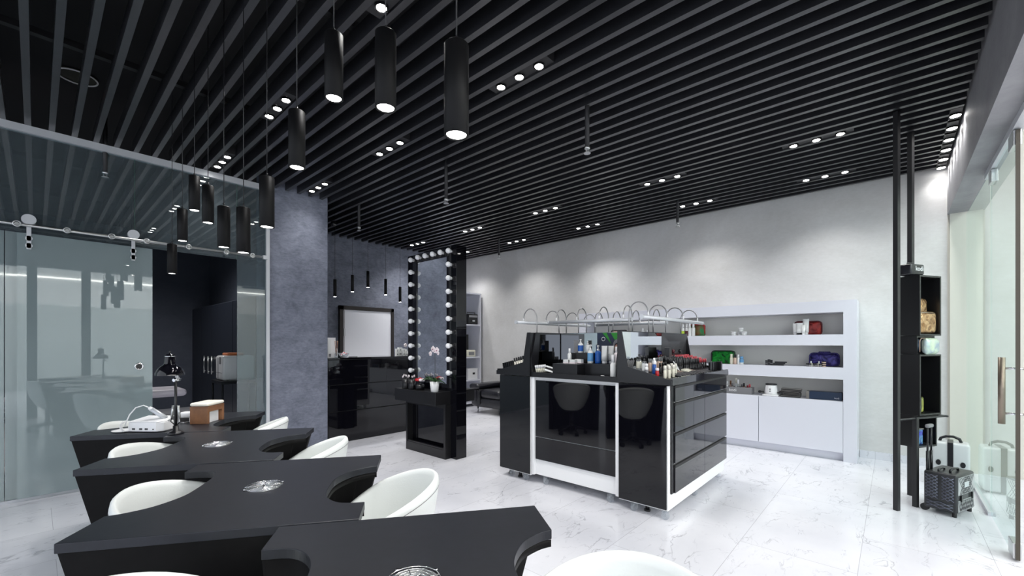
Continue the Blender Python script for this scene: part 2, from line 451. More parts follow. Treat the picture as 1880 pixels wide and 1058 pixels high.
# sliding leaf, pushed back over the fixed pane
d1 = struct(MB().box(-.10, .748, YG-.065, YG-.055, .03, 2.20).build('door_1', 'glassL'))
for px, py in ((53, 410), (245, 438)):
    x = on_y(px, py, YG-.08)[0]
    MB().cyl((x, YG-.10, 2.31), (x, YG-.04, 2.31), .042, n=24).box(x-.013, x+.013, YG-.075, YG-.066, 2.07, 2.30).cyl((x, YG-.075, 2.16), (x, YG-.05, 2.16), .021, n=18).cyl((x, YG-.075, 2.10), (x, YG-.05, 2.10), .021, n=18).build('hanger', 'steelsoft', d1)
k = MB().torus((.65, YG-.07, 1.08), .028, .006, axis='y').build('pull_ring', 'chrome', d1)
MB().cyl((.65, YG-.072, 1.08), (.65, YG-.045, 1.08), .024, n=24).build('pull_cup', 'black', d1)
rl = thing('sliding_door_rail', 'round steel rail carrying the sliding glass door, on bolted stand-offs', 'rail', (-2.3, YG-.09, 2.262))
MB().cyl((0, 0, 0), (4.05, 0, 0), .013, n=14).build('tube', 'steel', rl)
for px, py in ((31, 413), (123, 426), (205, 437), (269, 447), (346, 457), (415, 467), (463, 474)):
    x = on_y(px, py, YG-.09)[0]+2.3
    MB().cyl((x, -.022, 0), (x, .083, 0), .011, n=12).torus((x, -.018, 0), .021, .005, n=18, k=6, axis='y').build('stand_off', 'steel', rl)
MB().box(4.0, 4.047, -.02, .02, -.02, .02).build('end_clamp', 'steelsoft', rl)

# storefront side: bulkhead beam, glazing, glass door
struct(MB().box(-2.6, XW, -.56, -.414, 2.62, 3.52).build('beam', 'beam'))
w6 = pane('window_6', 4.80, XW-.02, YS, .03, 2.60, 'glassS')
struct(MB().box(4.78, XW, YS-.02, YS+.02, 0, .03).build('trim_5', 'steelsoft'))
hd = struct(MB().box(3.2, 4.95, YS-.03, YS+.02, 2.575, 2.62).build('trim_6', 'steelsoft'))
d2 = struct(MB().box(3.885, 4.77, YS-.006, YS+.006, .012, 2.565).build('door_2', 'glassS'))
MB().box(3.875, 3.8845, YS-.009, YS+.009, .012, 2.565).build('edge_seal', 'darkedge', d2)
for z0, z1 in ((.012, .105), (2.48, 2.57)):
    MB().box(3.89, 4.03, YS-.018, YS+.018, z0, z1).build('patch_fitting', 'steel', d2, bevel=.003)
MB().box(4.66, 4.77, YS-.018, YS+.018, 2.48, 2.57).build('patch_fitting', 'steel', d2, bevel=.003)
hb = MB().cyl((3.95, YS+.055, .805), (3.95, YS+.055, 1.212), .016, n=18).cyl((3.95, YS-.055, .805), (3.95, YS-.055, 1.212), .016, n=18).build('handle', 'brass', d2)
for z in (.87, 1.145):
    MB().cyl((3.95, YS-.05, z), (3.95, YS+.05, z), .007, n=12).build('handle_bolt', 'chrome', hb)
struct(MB().box(XW, XW+.12, -7, -.414, 0, 3.6).build('wall_mall_end', 'cream'))
for y0, y1 in ((-.62, -.43), (-1.5, -1.42), (-2.3, -2.2)):
    struct(MB().box(XW-.035, XW, y0, y1, 0, 2.62).build('trim_7', 'cream'))
struct(MB().box(-4.4, XW, -6.9, -6.8, 2.35, 3.6).build('wall_mall_upper', 'mallwhite'))
struct(MB().box(-4.4, XW, -6.9, -6.8, 0, 2.35).build('wall_mall', 'mallgrey'))
struct(MB().box(-4.4, XW+.12, -7.0, -.56, 3.6, 3.66).build('ceiling_mall', 'mallwhite'))
for x in (-.04, .62):
    struct(MB().box(x-.06, x+.06, -.55, -.45, 0, 2.62).build('trim_8', 'black'))
for i, y in enumerate((-1.7, -3.3, -5.2)):
    o = MB().box(-4, 6, y-.05, y+.05, 3.57, 3.598).build('fill_strip', 'mallfill')  # unseen strips added to fill the shop with light from the mall side
    tag(o, 'long white fill strip added under the unseen mall ceiling, %s out from the storefront' % ORD[i], 'light', 'strip lights on the mall ceiling')
    a = bpy.data.lights.new('mall_fill', 'AREA'); a.shape = 'RECTANGLE'; a.size = 9; a.size_y = .1; a.energy = (45, 60, 190)[i]
    a.color = (1, .99, .97)
    l = bpy.data.objects.new('mall_fill', a); COL.objects.link(l); l.location = (1, y, 3.55)
o = MB().box(-4.2, 6.1, -6.79, -6.76, 3.10, 3.13).build('light_rail', 'ledstrip')
tag(o, 'thin lit strip along the white bulkhead of the shop opposite', 'light', 'strip lights on the mall ceiling')

# back door in the dark wall
dr = struct(MB().box(3.51, 4.43, YB-.045, YB-.012, .01, 1.872).build('door_3', 'doorw'))
MB().box(3.44, 3.507, YB-.06, YB-.002, 0, 1.94).box(4.433, 4.49, YB-.06, YB-.002, 0, 1.94).box(3.44, 4.49, YB-.06, YB-.002, 1.875, 1.94).build('door_frame', 'doorframe', dr)
MB().box(3.527, 3.533, YB-.047, YB-.044, .02, 1.86).build('leaf_edge', 'greyp', dr)
MB().box(3.515, 3.54, YB-.055, YB-.044, 1.42, 1.55).build('hinge', 'steelsoft', dr)

# ------------------------------------------------------------------ lamps
def spot(loc, w, ang=116, blend=1.0, r=.03, col=(1, .985, .97), parent=None):
    d = bpy.data.lights.new('lamp_light', 'SPOT'); d.energy = w; d.spot_size = math.radians(ang); d.spot_blend = blend; d.shadow_soft_size = r; d.color = col
    o = bpy.data.objects.new('lamp_light', d); COL.objects.link(o); o.location = loc
    if parent: o.parent = parent
    return o
PEND_W = 4.0
DIM = {(2.187, 1.89): 1.25, (2.187, 3.48): 1.25, (1.24, 3.53): 1.1, (4.625, 1.91): 1.1, (4.625, 3.53): 1.15, (1.24, 4.98): .4, (2.187, 4.97): .4, (4.625, .51): .75, (5.69, .55): .75, (4.625, 6.44): 1.4, (5.69, 6.44): 1.2}   # dimmer settings
rows = [(1.24, (1.88, 3.53, 4.98), 'over the manicure desks'), (2.187, (1.89, 3.48, 4.97), 'between the desks and the island'),
        (4.625, (.51, 1.91, 3.53, 4.98, 6.44), 'beyond the island'), (5.69, (.55, 1.90, 3.52, 4.98, 6.44), 'nearest the pale wall')]  # last fixture of this row is unseen, added to brighten the far corner
proto = None
for x, ys, where in rows:
    for i, y in enumerate(ys):
        lab = 'three-lamp black ceiling downlight, %s from the storefront, row %s' % (ORD[i], where)
        if proto is None:
            proto = thing('downlight', lab, 'downlight', (x, y, ZC), 0, 'three-lamp downlights between the battens')
            MB().box(-.045, .045, -.26, .26, .012, .10).build('housing', 'blackmatt', proto)
            for dy in (-.17, 0, .17):
                MB().lathe([(.038, -.002), (.038, .011), (.028, .011), (.028, .001)], (0, dy, 0), 20, cap=False).build('bezel', 'black', proto)
                MB().lathe([(.027, -.001), (.027, .009)], (0, dy, 0), 20).build('lamp_lens', 'led', proto)
        else:
            dup(proto, (x, y, ZC), 0, lab)
        for dy in (-.17, 0, .17):
            spot((x, y+dy, ZC-.012), DIM.get((x, y), 1)*20.0)
t = thing('downlight', 'six-lamp black downlight track washing the dark bulkhead beam', 'downlight', (4.83, -.365, ZC), 0)
MB().box(-.12, 1.42, -.034, .036, .0, .09).build('housing', 'blackmatt', t)
for k in range(6):
    MB().lathe([(.034, -.012), (.034, -.001), (.0, -.001)], (k*.268, 0, 0), 20, cap=False).build('bezel', 'black', t)
    MB().lathe([(.031, -.013), (.031, -.002)], (k*.268, 0, 0), 20).build('lamp_lens', 'led', t)
    spot((4.83+k*.268, -.365, ZC-.02), 9, 120)

# pendants over the desks: one row of black tubes on thin cords
pend = [(838, 250, .067, .245), (708, 200, .067, .245), (613, 182, .067, .245), (545, 309, .066, .245), (490, 418, .066, .245), (447, 465, .066, .245), (411, 455, .066, .245),
        (382, 410, .065, .245), (357, 387, .065, .245), (335, 443, .065, .245), (316, 503, .065, .245)]
pp = None
for i, (px, py, dd, hh) in enumerate(pend):
    p = on_x(px, py, .75)
    lab = 'black tube pendant over the desks, %s along the row from the viewer' % ORD[i]
    if i == 0: lab = 'largest and nearest black tube pendant lamp of the row over the desks'
    if i == 10: lab = 'smallest and lowest black tube pendant lamp, last of the row over the desks'
    t = thing('pendant_lamp', lab, 'pendant lamp', p, 0, 'tube pendants over the desks')
    if pp is None:
        R = .033
        b = MB().lathe([(R-.006, .003), (R-.004, 0), (R, .002), (R, hh-.004), (R-.004, hh), (.004, hh+.002)], n=32, cap=False); b.build('tube', 'pendant', t)
        MB().lathe([(R-.007, .004), (R-.007, .0065)], n=28).build('lamp_lens', 'led', t)
        pp = t
    else:
        for c in list(pp.children):
            if c.name.startswith('cord'): continue
            c2 = c.copy(); COL.objects.link(c2); c2.parent = t
    MB().cyl((0, 0, hh), (0, 0, 3.455-p[2]), .0022, n=6).cyl((0, 0, hh), (0, 0, hh+.02), .005, n=8).build('cord', 'black', t)
    spot((p[0], p[1], p[2]-.006), PEND_W, 110, .8, .025)
# five slim pendants over the reception counter
cpend = [(615, 545, .05), (647, 536, .05), (675.5, 528, .05), (708, 541.5, .05), (734.5, 555, .05)]
for i, (px, py, d) in enumerate(cpend):
    p = on_y(px, py, 5.65)
    lab = 'slim black pendant over the reception counter, %s counted from the column' % ORD[i]
    t = thing('counter_pendant', lab, 'pendant lamp', p, 0, 'slim pendants over the counter')
    R = .021
    MB().lathe([(R-.004, .003), (R, 0), (R, .235), (.003, .238)], n=20, cap=False).build('tube', 'pendant', t)
    MB().lathe([(R-.003, -.002), (R-.003, .004)], n=18).build('lamp_lens', 'led', t)
    MB().cyl((0, 0, .235), (0, 0, 3.455-p[2]), .0022, n=6).build('cord', 'black', t)
    spot((p[0], p[1], p[2]-.012), 10, 150, .9, .02)

# sprinklers on black drop pipes
for i, (px, py, py2, lab) in enumerate([(193, 268, 326, 'sprinkler on a black drop pipe in front of the upper glass partition'), (1078, 195, 282, 'sprinkler on a black drop pipe above the island, the longest in view'),
                                        (819, 305, 374, 'sprinkler on a black drop pipe above the mirror station'), (659, 378, 424, 'sprinkler on a black drop pipe near the column and counter'),
                                        (1244, 372, 416, 'sprinkler on a black drop pipe against the pale wall, nearer the storefront'), (916, 440, 475, 'sprinkler on a black drop pipe against the pale wall near the mirror station')]):
    p = on_z(px, py, 3.1)
    f = p[0]*XF+p[1]*YF
    zb = HCAM+(CY-py2)*f/F
    t = thing('hanging_sprinkler', lab, 'sprinkler', (p[0], p[1], zb), 0, 'sprinklers below the battens')
    MB().cyl((0, 0, .045), (0, 0, 3.455-zb), .017, n=14).build('drop_pipe', 'blackmatt', t)
    MB().lathe([(.016, .055), (.022, .045), (.022, .035), (.008, .03)], n=14).lathe([(.026, .0), (.026, .004), (.005, .006), (.005, .012)], n=16).box(-.014, -.009, -.003, .003, .004, .035).box(.009, .014, -.003, .003, .004, .035).build('sprinkler_head', 'steel', t)
# round vent collar in the black ceiling, with loose wires
t = thing('ceiling_vent', 'round white-rimmed opening in the black ceiling with loose orange wires', 'vent', (.225, 4.9, 3.44))
MB().torus((0, 0, 0), .118, .006, n=40).build('rim', 'plasticw', t)
MB().lathe([(.112, .006), (.112, .016)], n=32).build('duct', mat('olive_duct', (.03, .03, .02), .6), t)
MB().tube([(.02, -.02, .0), (.03, -.01, -.07), (.01, .02, -.13), (.03, .0, -.19), (.0, -.01, -.15)], .0025, 6).build('wire', 'orange', t)
# small camera on the batten ends by the column
p = on_y(606, 423, 6.2)
t = thing('ceiling_camera', 'small dome camera under the battens beside the column', 'camera', (p[0]+.05, 6.2, 3.03))
MB().lathe([(.035, .07), (.04, .04), (.034, .018), (.015, .003)], n=16).build('housing', 'black', t)
MB().lathe([(.02, .0), (.022, .006)], (.012, -.02, .02), n=12).build('lens_ring', 'steel', t)

w = bpy.data.worlds.new('world'); scene.world = w
w.use_nodes = True
w.node_tree.nodes['Background'].inputs['Color'].default_value = (.80, .86, .95, 1)
w.node_tree.nodes['Background'].inputs['Strength'].default_value = 1.3
vs = scene.view_settings
vs.view_transform = 'Standard'; vs.look = 'None'; vs.gamma = 1; vs.use_curve_mapping = False
vs.exposure = 0.42
scene.cycles.use_denoising = True
scene.cycles.max_bounces = 10
scene.cycles.transparent_max_bounces = 16
scene.cycles.sample_clamp_indirect = 6
scene.cycles.caustics_reflective = False
# ------------------------------------------------------------------ manicure desks
NOTCH = [(-.243, 0), (-.241, .045), (-.232, .080), (-.212, .107), (-.18, .130), (-.14, .145), (-.09, .152), (-.02, .153), (.03, .150), (.07, .139), (.11, .120), (.145, .096), (.172, .062), (.19, .030), (.198, 0)]
def _smooth(P, k=4):
    out = []
    for i in range(len(P)-1):
        p0, p1, p2, p3 = P[max(i-1, 0)], P[i], P[i+1], P[min(i+2, len(P)-1)]
        for j in range(k):
            t = j/k
            out.append(tuple(.5*(2*b+(c-a)*t+(2*a-5*b+4*c-d)*t*t+(3*b-a-3*c+d)*t**3) for a, b, c, d in zip(p0, p1, p2, p3)))
    return out+[P[-1]]
NOTCH = _smooth(NOTCH)
NOTCH_L = _smooth([(-.272, 0), (-.270, .06), (-.262, .10), (-.243, .128), (-.20, .143), (-.15, .151), (-.09, .153), (-.02, .153), (.03, .150), (.07, .139), (.11, .120), (.145, .096), (.172, .062), (.19, .030), (.198, 0)])
def desk_outline(a=.396, b=.391, far=True):
    h = [(a, -b)]+[(a-d, v) for v, d in NOTCH]+[(a, b)]
    return h+[(-a, b)]+[(-a+d, -v) for v, d in (NOTCH_L if far else NOTCH)]+[(-a, -b)]
DESK_ROT = math.radians(-36)
desk_c = [(.577, .822), (.583, 1.794), (.657, 2.724), (.684, 3.69)]
desk_lab = ['frontmost black manicure desk with both round cut-outs and its air vent half out of frame', 'second black manicure desk from the viewer, bare top with round vent grille',
            'third black manicure desk from the viewer, bare except the lamp at its far edge', 'farthest black manicure desk, holding the nail drill and wooden armrest']
desk0 = thing('manicure_desk', desk_lab[0], 'desk', (*desk_c[0], 0), DESK_ROT, 'black manicure desks in a zigzag row')
MB().prism(desk_outline(), .722, .75).build('desk_top', 'desk', desk0, bevel=.002)
def knee_wall(tip, apex, b, bi, off, bf):
    h = [(tip, -b), (tip-.004, -bi)]
    for i in range(1, 16):
        v = -bi+2*bi*i/16
        h.append((apex+(tip-apex)*(abs(v)/bi)**5, v))
    h += [(tip-.004, bi), (tip, b)]
    g = [(-u, -v) for u, v in h]
    fix = lambda P: [(u+(off if abs(u) < tip-.01 else 0), v) for u, v in P]
    g = [(u, v) for u, v in g if v < .0]
    out = fix(h)+[(off-.06, b)]+fix(g)
    return [(u, -bf if abs(v+b) < 1e-6 else v) for u, v in out]
MB().rings([[(u, v, .7215) for u, v in knee_wall(.391, .06, .350, .332, .075, .386)], [(u, v, 0) for u, v in knee_wall(.19, .05, .350, .332, .065, .386)]], True, True, False).build('desk_base', 'deskshade', desk0)
MB().extr([(u, v, .700) for u, v in [(.394-d, v) for v, d in NOTCH]+[(.394-d-.012, v) for v, d in NOTCH[::-1]]], (0, 0, .0215), True).build('apron', 'deskshade', desk0)
g = MB()
for r in (.012, .022, .032, .042, .052, .063):
    g.torus((0, 0, .7545), r, .0013, n=36, k=5)
for k in range(8):
    t = k*PI/4+.2
    g.tube([(0, 0, .7555), (.063*math.cos(t), .063*math.sin(t), .7555)], .0014, 5)
for k in range(4):
    t = k*PI/2+.6
    g.cyl((.066*math.cos(t), .066*math.sin(t), .75), (.066*math.cos(t), .066*math.sin(t), .757), .004, n=8)
g.build('vent_grille', 'chrome', desk0)
MB().lathe([(.060, .7498), (.060, .7508)], n=32).build('vent_opening', 'steel', desk0)
for c, l in zip(desk_c[1:], desk_lab[1:]):
    dup(desk0, (*c, 0), DESK_ROT, l)
# the frontmost desk has an even bite and a curved board below its free end
for ch in list(desk0.children):
    if ch.name.startswith(('desk_top', 'desk_base')): bpy.data.objects.remove(ch)
MB().prism(desk_outline(far=False), .722, .75).build('desk_top', 'desk', desk0, bevel=.002)
clip = lambda P: [(min(u, .17) if v < -.05 else u, v) for u, v in P]
MB().rings([[(u, v, .7215) for u, v in clip(knee_wall(.391, .06, .350, .332, .075, .386))], [(u, v, 0) for u, v in clip(knee_wall(.19, .05, .350, .332, .065, .386))]], True, True, False).build('desk_base', 'deskshade', desk0)
lw = [(-.394+d, -v) for v, d in NOTCH]; li = [(-.394+d+.012, -v) for v, d in NOTCH[::-1]]
MB().rings([[(u, v, .7215) for u, v in lw+li], [(u*.86, v, .12) for u, v in lw+li]], True, True, True).build('apron', 'deskshade', desk0)
du = Vector((math.cos(DESK_ROT), math.sin(DESK_ROT))); dv = Vector((-du.y, du.x))
def desk_pt(i, u, v, z=0.):
    p = Vector(desk_c[i])+du*u+dv*v
    return (p.x, p.y, z)

# ------------------------------------------------------------------ white tub chairs
def rim_h(t):
    k = (1-math.cos(t))/2
    return .50+.252*(k**.7)
def chair(lab, loc, rz):
    t = thing('tub_chair', lab, 'chair', loc, rz, 'white tub chairs at the manicure desks')
    n = 48
    prof = [(.62, .0), (.74, .10), (.83, .45), (.90, .80), (.915, .92), (.94, .985), (.975, 1.0), (1.01, .975), (1.025, .91), (1.0, .78), (.93, .42), (.80, .10), (.66, -.05), (.45, -.10), (.2, -.12)]
    rings = []
    for r, f in prof:
        ring = []
        for i in range(n):
            a = 2*PI*i/n; h = rim_h(a)
            z = .43+f*(h-.43) if f >= 0 else .43+f*.6
            if f < 0: z = .43+f*.9
            ring.append((r*.256*math.cos(a)*(1 if math.cos(a) < 0 else .82), r*.262*math.sin(a), z))
        rings.append(ring)
    MB().rings(rings, False).build('shell', 'leather', t)
    MB().lathe([(.05, .40), (.188, .405), (.205, .425), (.205, .455), (.19, .475), (.12, .482), (.0, .484)], n=36, cap=False, sx=.82, sy=.95).build('seat', 'leather', t)
    s = MB()
    s.rings([[(1.028*.256*math.cos(2*PI*i/n)*(1 if math.cos(2*PI*i/n) < 0 else .82), 1.028*.262*math.sin(2*PI*i/n), .43+.90*(rim_h(2*PI*i/n)-.43)+dz) for i in range(n)] for dz in (-.0015, .0015)], False)
    s.build('seam', 'greyp', t)
    MB().lathe([(.10, .315), (.105, .325), (.10, .335)], n=20).cyl((-.06, 0, .10), (-.06, 0, .32), .026, n=14).cyl((-.06, 0, .08), (-.06, 0, .16), .036, n=14).build('gas_column', 'black', t)
    b = MB().cyl((-.06, 0, .07), (-.06, 0, .12), .042, n=14)
    for k in range(5):
        a = k*2*PI/5+.3
        b.tube([(.03*math.cos(a)-.06, .03*math.sin(a), .10), (.12*math.cos(a)-.06, .12*math.sin(a), .082), (.20*math.cos(a)-.06, .20*math.sin(a), .066)], [.022, .018, .012], 8)
    bo = b.build('star_base', 'black', t)
    for k in range(5):
        a = k*2*PI/5+.3
        c = Vector((.195*math.cos(a)-.06, .195*math.sin(a), .027)); d = Vector((-math.sin(a), math.cos(a), 0))
        MB().cyl(c-d*.022, c-d*.006, .026, n=14).cyl(c+d*.006, c+d*.022, .026, n=14).cyl(c+Vector((0, 0, .01)), c+Vector((0, 0, .045)), .008, n=8).build('caster', 'rubber', bo)
    return t
ch0 = None
spots = [(0, -.545, .055, .0, 'white tub chair cut off by the bottom edge at the frontmost desk, rim only'), (0, .435, -.185, PI+.9, 'large white tub chair rim in front of the frontmost desk, cut by the bottom edge'),
         (1, -.25, .085, .05, 'white tub chair on the glass-partition end of the second desk from the viewer'), (1, .40, .02, PI, 'white tub chair tucked in the island-side bite of the second desk'),
         (2, -.25, .085, .05, 'white tub chair between second and third desks, on the end away from the island'), (2, .40, .02, PI, 'white tub chair tucked in the island-side bite of the third desk'),
         (3, -.25, .085, .05, 'white tub chair behind the nail drill at the farthest desk'), (3, .40, .02, PI, 'white tub chair nearest the column, at the farthest desk')]
for i, u, v, r, lab in spots:
    if ch0 is None: ch0 = chair(lab, desk_pt(i, u, v), DESK_ROT+r)
    else: dup(ch0, desk_pt(i, u, v), DESK_ROT+r, lab)

# ------------------------------------------------------------------ reception counter
rc = thing('reception_counter', 'black gloss reception counter of three horizontal panels beside the column', 'counter', (2.48, YG, 0))
MB().box(.0, 1.85, .022, .50, 0, 1.085).build('carcass', 'black', rc)
for z0, z1 in ((.012, .399), (.409, .750), (.760, 1.078)):
    MB().box(.004, 1.85, 0, .02, z0, z1).build('front_panel', 'gloss', rc, bevel=.0015)
MB().box(.0, 1.85, -.006, .52, 1.086, 1.108).build('counter_top', 'gloss', rc, bevel=.0015)

# ------------------------------------------------------------------ mirror station
ms = thing('mirror_station', 'tall black make-up mirror station framed with round opal bulbs', 'mirror station', (3.195, 3.62, 0))
fx = -.075
f = MB()
f.box(fx, .075, 0, .172, 0, 2.395).box(fx, .075, .742, .925, 0, 2.385).box(fx, .075, .172, .742, 2.285, 2.39).box(fx, .075, .172, .742, 0, .83)
f.build('frame', 'gloss', ms, bevel=.002)
MB().box(-.06, .06, .172, .742, .83, 2.285).build('core', 'black', ms)
for sx in (-1, 1):
    MB().box(min(sx*.060, sx*.066), max(sx*.060, sx*.066), .173, .741, .832, 2.283).build('mirror', 'mirror', ms)
    x0, x1 = sorted((sx*.29, sx*.0755))
    MB().box(x0, x1, .097, .885, .615, .755).build('drawer_shelf', 'blackwood', ms, bevel=.002)
    p0, p1 = sorted((sx*.155, sx*.0755))
    b = MB().box(p0, p1, .095, .125, 0, .612).box(p0, p1, .82, .85, 0, .612).box(p0, p1, .125, .82, 0, .10).box(p0, p1, .125, .82, .565, .612)
    q0, q1 = sorted((sx*.15, sx*.135))
    b.box(q0, q1, .128, .817, .10, .118)
    b.build('base', 'blackwood', ms)
    pass
def bulb(y, z, sx):
    x = sx*.075
    b = MB().cyl((x, y, z), (x+sx*.022, y, z), .017, n=14).build('bulb_socket', 'plasticw', ms)
    MB().ball((x+sx*.047, y, z), .030, n=16, k=10).build('bulb', 'bulb', b)
for zz in [.965+.1505*i for i in range(10)]:
    bulb(.80, zz, -1)
for zz in [.965+.1518*i for i in range(10)]:
    bulb(.085, zz, -1)
for i in range(1, 5):
    bulb(.085+.143*i+.0, 2.333, -1)

# ------------------------------------------------------------------ shelving and sofa in the far corner
cs = thing('corner_shelf', 'tall white open shelving in the far corner behind the sofa', 'shelf', (5.25, 6.42, 0))
w_, d_, h_ = .96, .60, 2.33
MB().box(0, .03, 0, d_, 0, h_).build('side_panel', 'white', cs); MB().box(w_-.03, w_, 0, d_, 0, h_).build('side_panel', 'white', cs)
MB().box(.03, w_-.03, d_-.02, d_, 0, h_).build('back_panel', 'white', cs)
SHZ = [.06, .52, .99, 1.655, 2.30]
for z in SHZ:
    MB().box(.031, w_-.031, .005, d_-.021, z, z+.028).build('shelf', 'white', cs)
sf = thing('sofa', 'black leather sofa against the pale wall behind the island', 'sofa', (5.82, 5.15, 0))
MB().rbox(-.35, .40, -.74, .74, .11, .30, .05).build('base', 'blackleather', sf)
for y0, y1 in ((-.54, .0), (.005, .54)):
    MB().rbox(-.37, .22, y0, y1, .28, .45, .07).build('seat_cushion', 'blackleather', sf)
    MB().rbox(.14, .41, y0, y1, .40, .76, .09).build('back_cushion', 'blackleather', sf)
for y in (-.65, .65):
    MB().rbox(-.40, .38, y-.12, y+.10, .12, .47, .07).rbox(-.42, .40, y-.13, y+.13, .44, .545, .05).build('armrest', 'blackleather', sf)
for x, y in ((-.28, .66), (-.28, -.66), (.3, .66), (.3, -.66)):
    MB().cyl((x, y, 0), (x, y, .12), .014, .017, n=12).build('leg', 'chrome', sf)

# ------------------------------------------------------------------ white wall unit
XU = 5.89
wu = thing('wall_shelf_unit', 'long white wall unit with three open niches above flush cupboard doors', 'shelf', (XU, .29, 0))
L_ = 3.52; D_ = XW-XU-.004
MB().box(0, D_, 0, .118, 0.0, 1.772).build('upright', 'white', wu)
MB().box(0, D_, L_-.118, L_, 0, 1.772).build('upright', 'white', wu)
MB().box(0, D_, .118, L_-.118, 1.641, 1.772).build('top_rail', 'white', wu)
MB().box(0, D_, .118, L_-.118, 1.272, 1.395).build('shelf', 'white', wu)
MB().box(0, D_, .118, L_-.118, .897, 1.029).build('shelf', 'white', wu)
MB().box(.022, D_, .118, L_-.118, .09, .656).build('cupboard', 'white', wu)
MB().box(.06, D_, .118, L_-.118, 0, .09).build('plinth', 'white', wu)
for z0, z1 in ((.657, .896), (1.030, 1.271), (1.396, 1.640)):
    MB().box(D_-.03, D_-.001, .119, L_-.119, z0, z1).build('niche_back', 'whiteback', wu)
for k in range(4):
    y = .118+.821*k
    MB().box(0, .019, y+.003, y+.818, .094, .654).build('door', 'white', wu, bevel=.0015)

# ------------------------------------------------------------------ make-up island
X0, X1 = 3.06, 4.46
is_ = thing('makeup_island', 'black gloss and white make-up tester island on casters', 'display island', (0, 0, 0))
def ibox(name, m, *b, bevel=.0015):
    return MB().box(*b).build(name, m, is_, bevel=bevel)
ZB, ZT = .07, .985
# end units: white carcass with black gloss end panels, drawers on the long faces
ibox('carcass', 'whiteedge', X0+.012, X1-.012, 1.225, 1.615, ZB, ZT)
ibox('carcass', 'whiteedge', X0+.012, X1-.012, 2.515, 2.905, ZB, ZT)
ibox('carcass', 'whiteedge', X0+.05, X1-.05, 1.62, 2.51, ZB+.01, ZT)
for xa, xb in ((X0, X0+.012), (X1-.012, X1)):
    ibox('end_panel', 'gloss', xa, xb, 1.232, 1.612, ZB+.010, ZT)
    ibox('end_panel', 'gloss', xa, xb, 2.518, 2.898, ZB+.010, ZT)
# recessed middle fronts
ibox('door', 'gloss', X0+.036, X0+.05, 1.655, 2.475, .435, .955)
ibox('door', 'gloss', X0+.036, X0+.05, 1.655, 2.475, .225, .428)
ibox('trim', 'whiteedge', X0+.02, X0+.05, 1.622, 1.65, ZB+.01, ZT)
ibox('trim', 'whiteedge', X0+.02, X0+.05, 2.48, 2.508, ZB+.01, ZT)
zr = [(.862, .982), (.636, .852), (.405, .626), (.185, .390)]
ibox('trim', 'black', X0+.055, X0+.10, 1.213, 1.224, .185, .985)
for z0, z1 in zr:
    for xa, xb in ((X0+.10, 3.82), (3.823, X1)):
        ibox('drawer', 'gloss_slate', xa, xb, 1.203, 1.2245, z0, z1-.018)
    ibox('groove_shade', 'rubber', X0+.10, X1, 1.2034, 1.2245, z1-.0178, z1, bevel=0)  # flush black strip in place of the shade in the gap over each drawer
for z0, z1 in zr:
    for xa, xb in ((X0+.05, 3.75), (3.753, X1-.05)):
        ibox('drawer', 'gloss_slate', xa, xb, 2.9055, 2.925, z0, z1-.01)
# casters
for (x, y) in ((X0+.03, 1.25), (X0+.04, 1.50), (X1-.06, 1.27), (X1-.06, 1.55), (X0+.07, 1.72), (X0+.07, 2.38), (X0+.05, 2.60), (X0+.05, 2.78), (X1-.08, 2.60), (X1-.08, 2.86), (3.75, 1.27)):
    MB().cyl((x-.012, y, .029), (x+.012, y, .029), .029, n=18).box(x-.018, x+.018, y-.02, y+.02, .054, .071).cyl((x-.018, y, .029), (x-.014, y, .06), .01, n=8).build('caster', 'clear', is_)
for (x, y) in ((X0+.10, 1.42), (X0+.08, 2.70), (X0+.10, 2.84)):
    MB().cyl((x, y, 0), (x, y, .075), .016, n=12).cyl((x, y, 0), (x, y, .015), .024, n=12).build('levelling_foot', 'black', is_)
# black tester trays
def side_profile(sign):
    P = [(1.19, .992), (1.62, .992), (1.62, 1.398), (1.585, 1.398), (1.535, 1.118), (1.19, 1.028)]
    return P if sign > 0 else [(4.13-y, z) for y, z in P][::-1]
for sg in (1, -1):
    prof = side_profile(sg)
    for xa in (X0-.006, X1+.0):
        MB().extr([(xa, y, z) for y, z in prof], (.012, 0, 0)).build('tray_side', 'black', is_)
    fy = (lambda y: y) if sg > 0 else (lambda y: 4.13-y)
    a = [(fy(1.205), .992), (fy(1.60), .992), (fy(1.60), 1.108), (fy(1.205), 1.018)]
    MB().extr([(X0+.007, y, z) for y, z in a], (X1-X0-.008, 0, 0)).build('tray', 'black', is_)
    y0, y1 = sorted((fy(1.188), fy(1.204)))
    MB().box(X0+.007, X1-.001, y0, y1, .99, 1.045).build('tray_lip', 'gloss_slate', is_, bevel=.001)
    y0, y1 = sorted((fy(1.605), fy(1.620)))
    MB().box(X0+.007, X1-.001, y0, y1, .99, 1.396).build('mirror_backing', 'black', is_)
    y0, y1 = sorted((fy(1.598), fy(1.6045)))
    MB().box(X0+.01, 3.86, y0, y1, 1.10, 1.39).build('mirror', 'mirror', is_)
    # smoked leaf stands a little proud and leans
    P = [(3.865, fy(1.597), 1.11), (4.455, fy(1.597), 1.11), (4.455, fy(1.575), 1.392), (3.865, fy(1.597), 1.392)]
    MB().extr(P, (0, (.006 if sg > 0 else -.006), 0)).build('mirror_leaf', 'charcoal', is_)
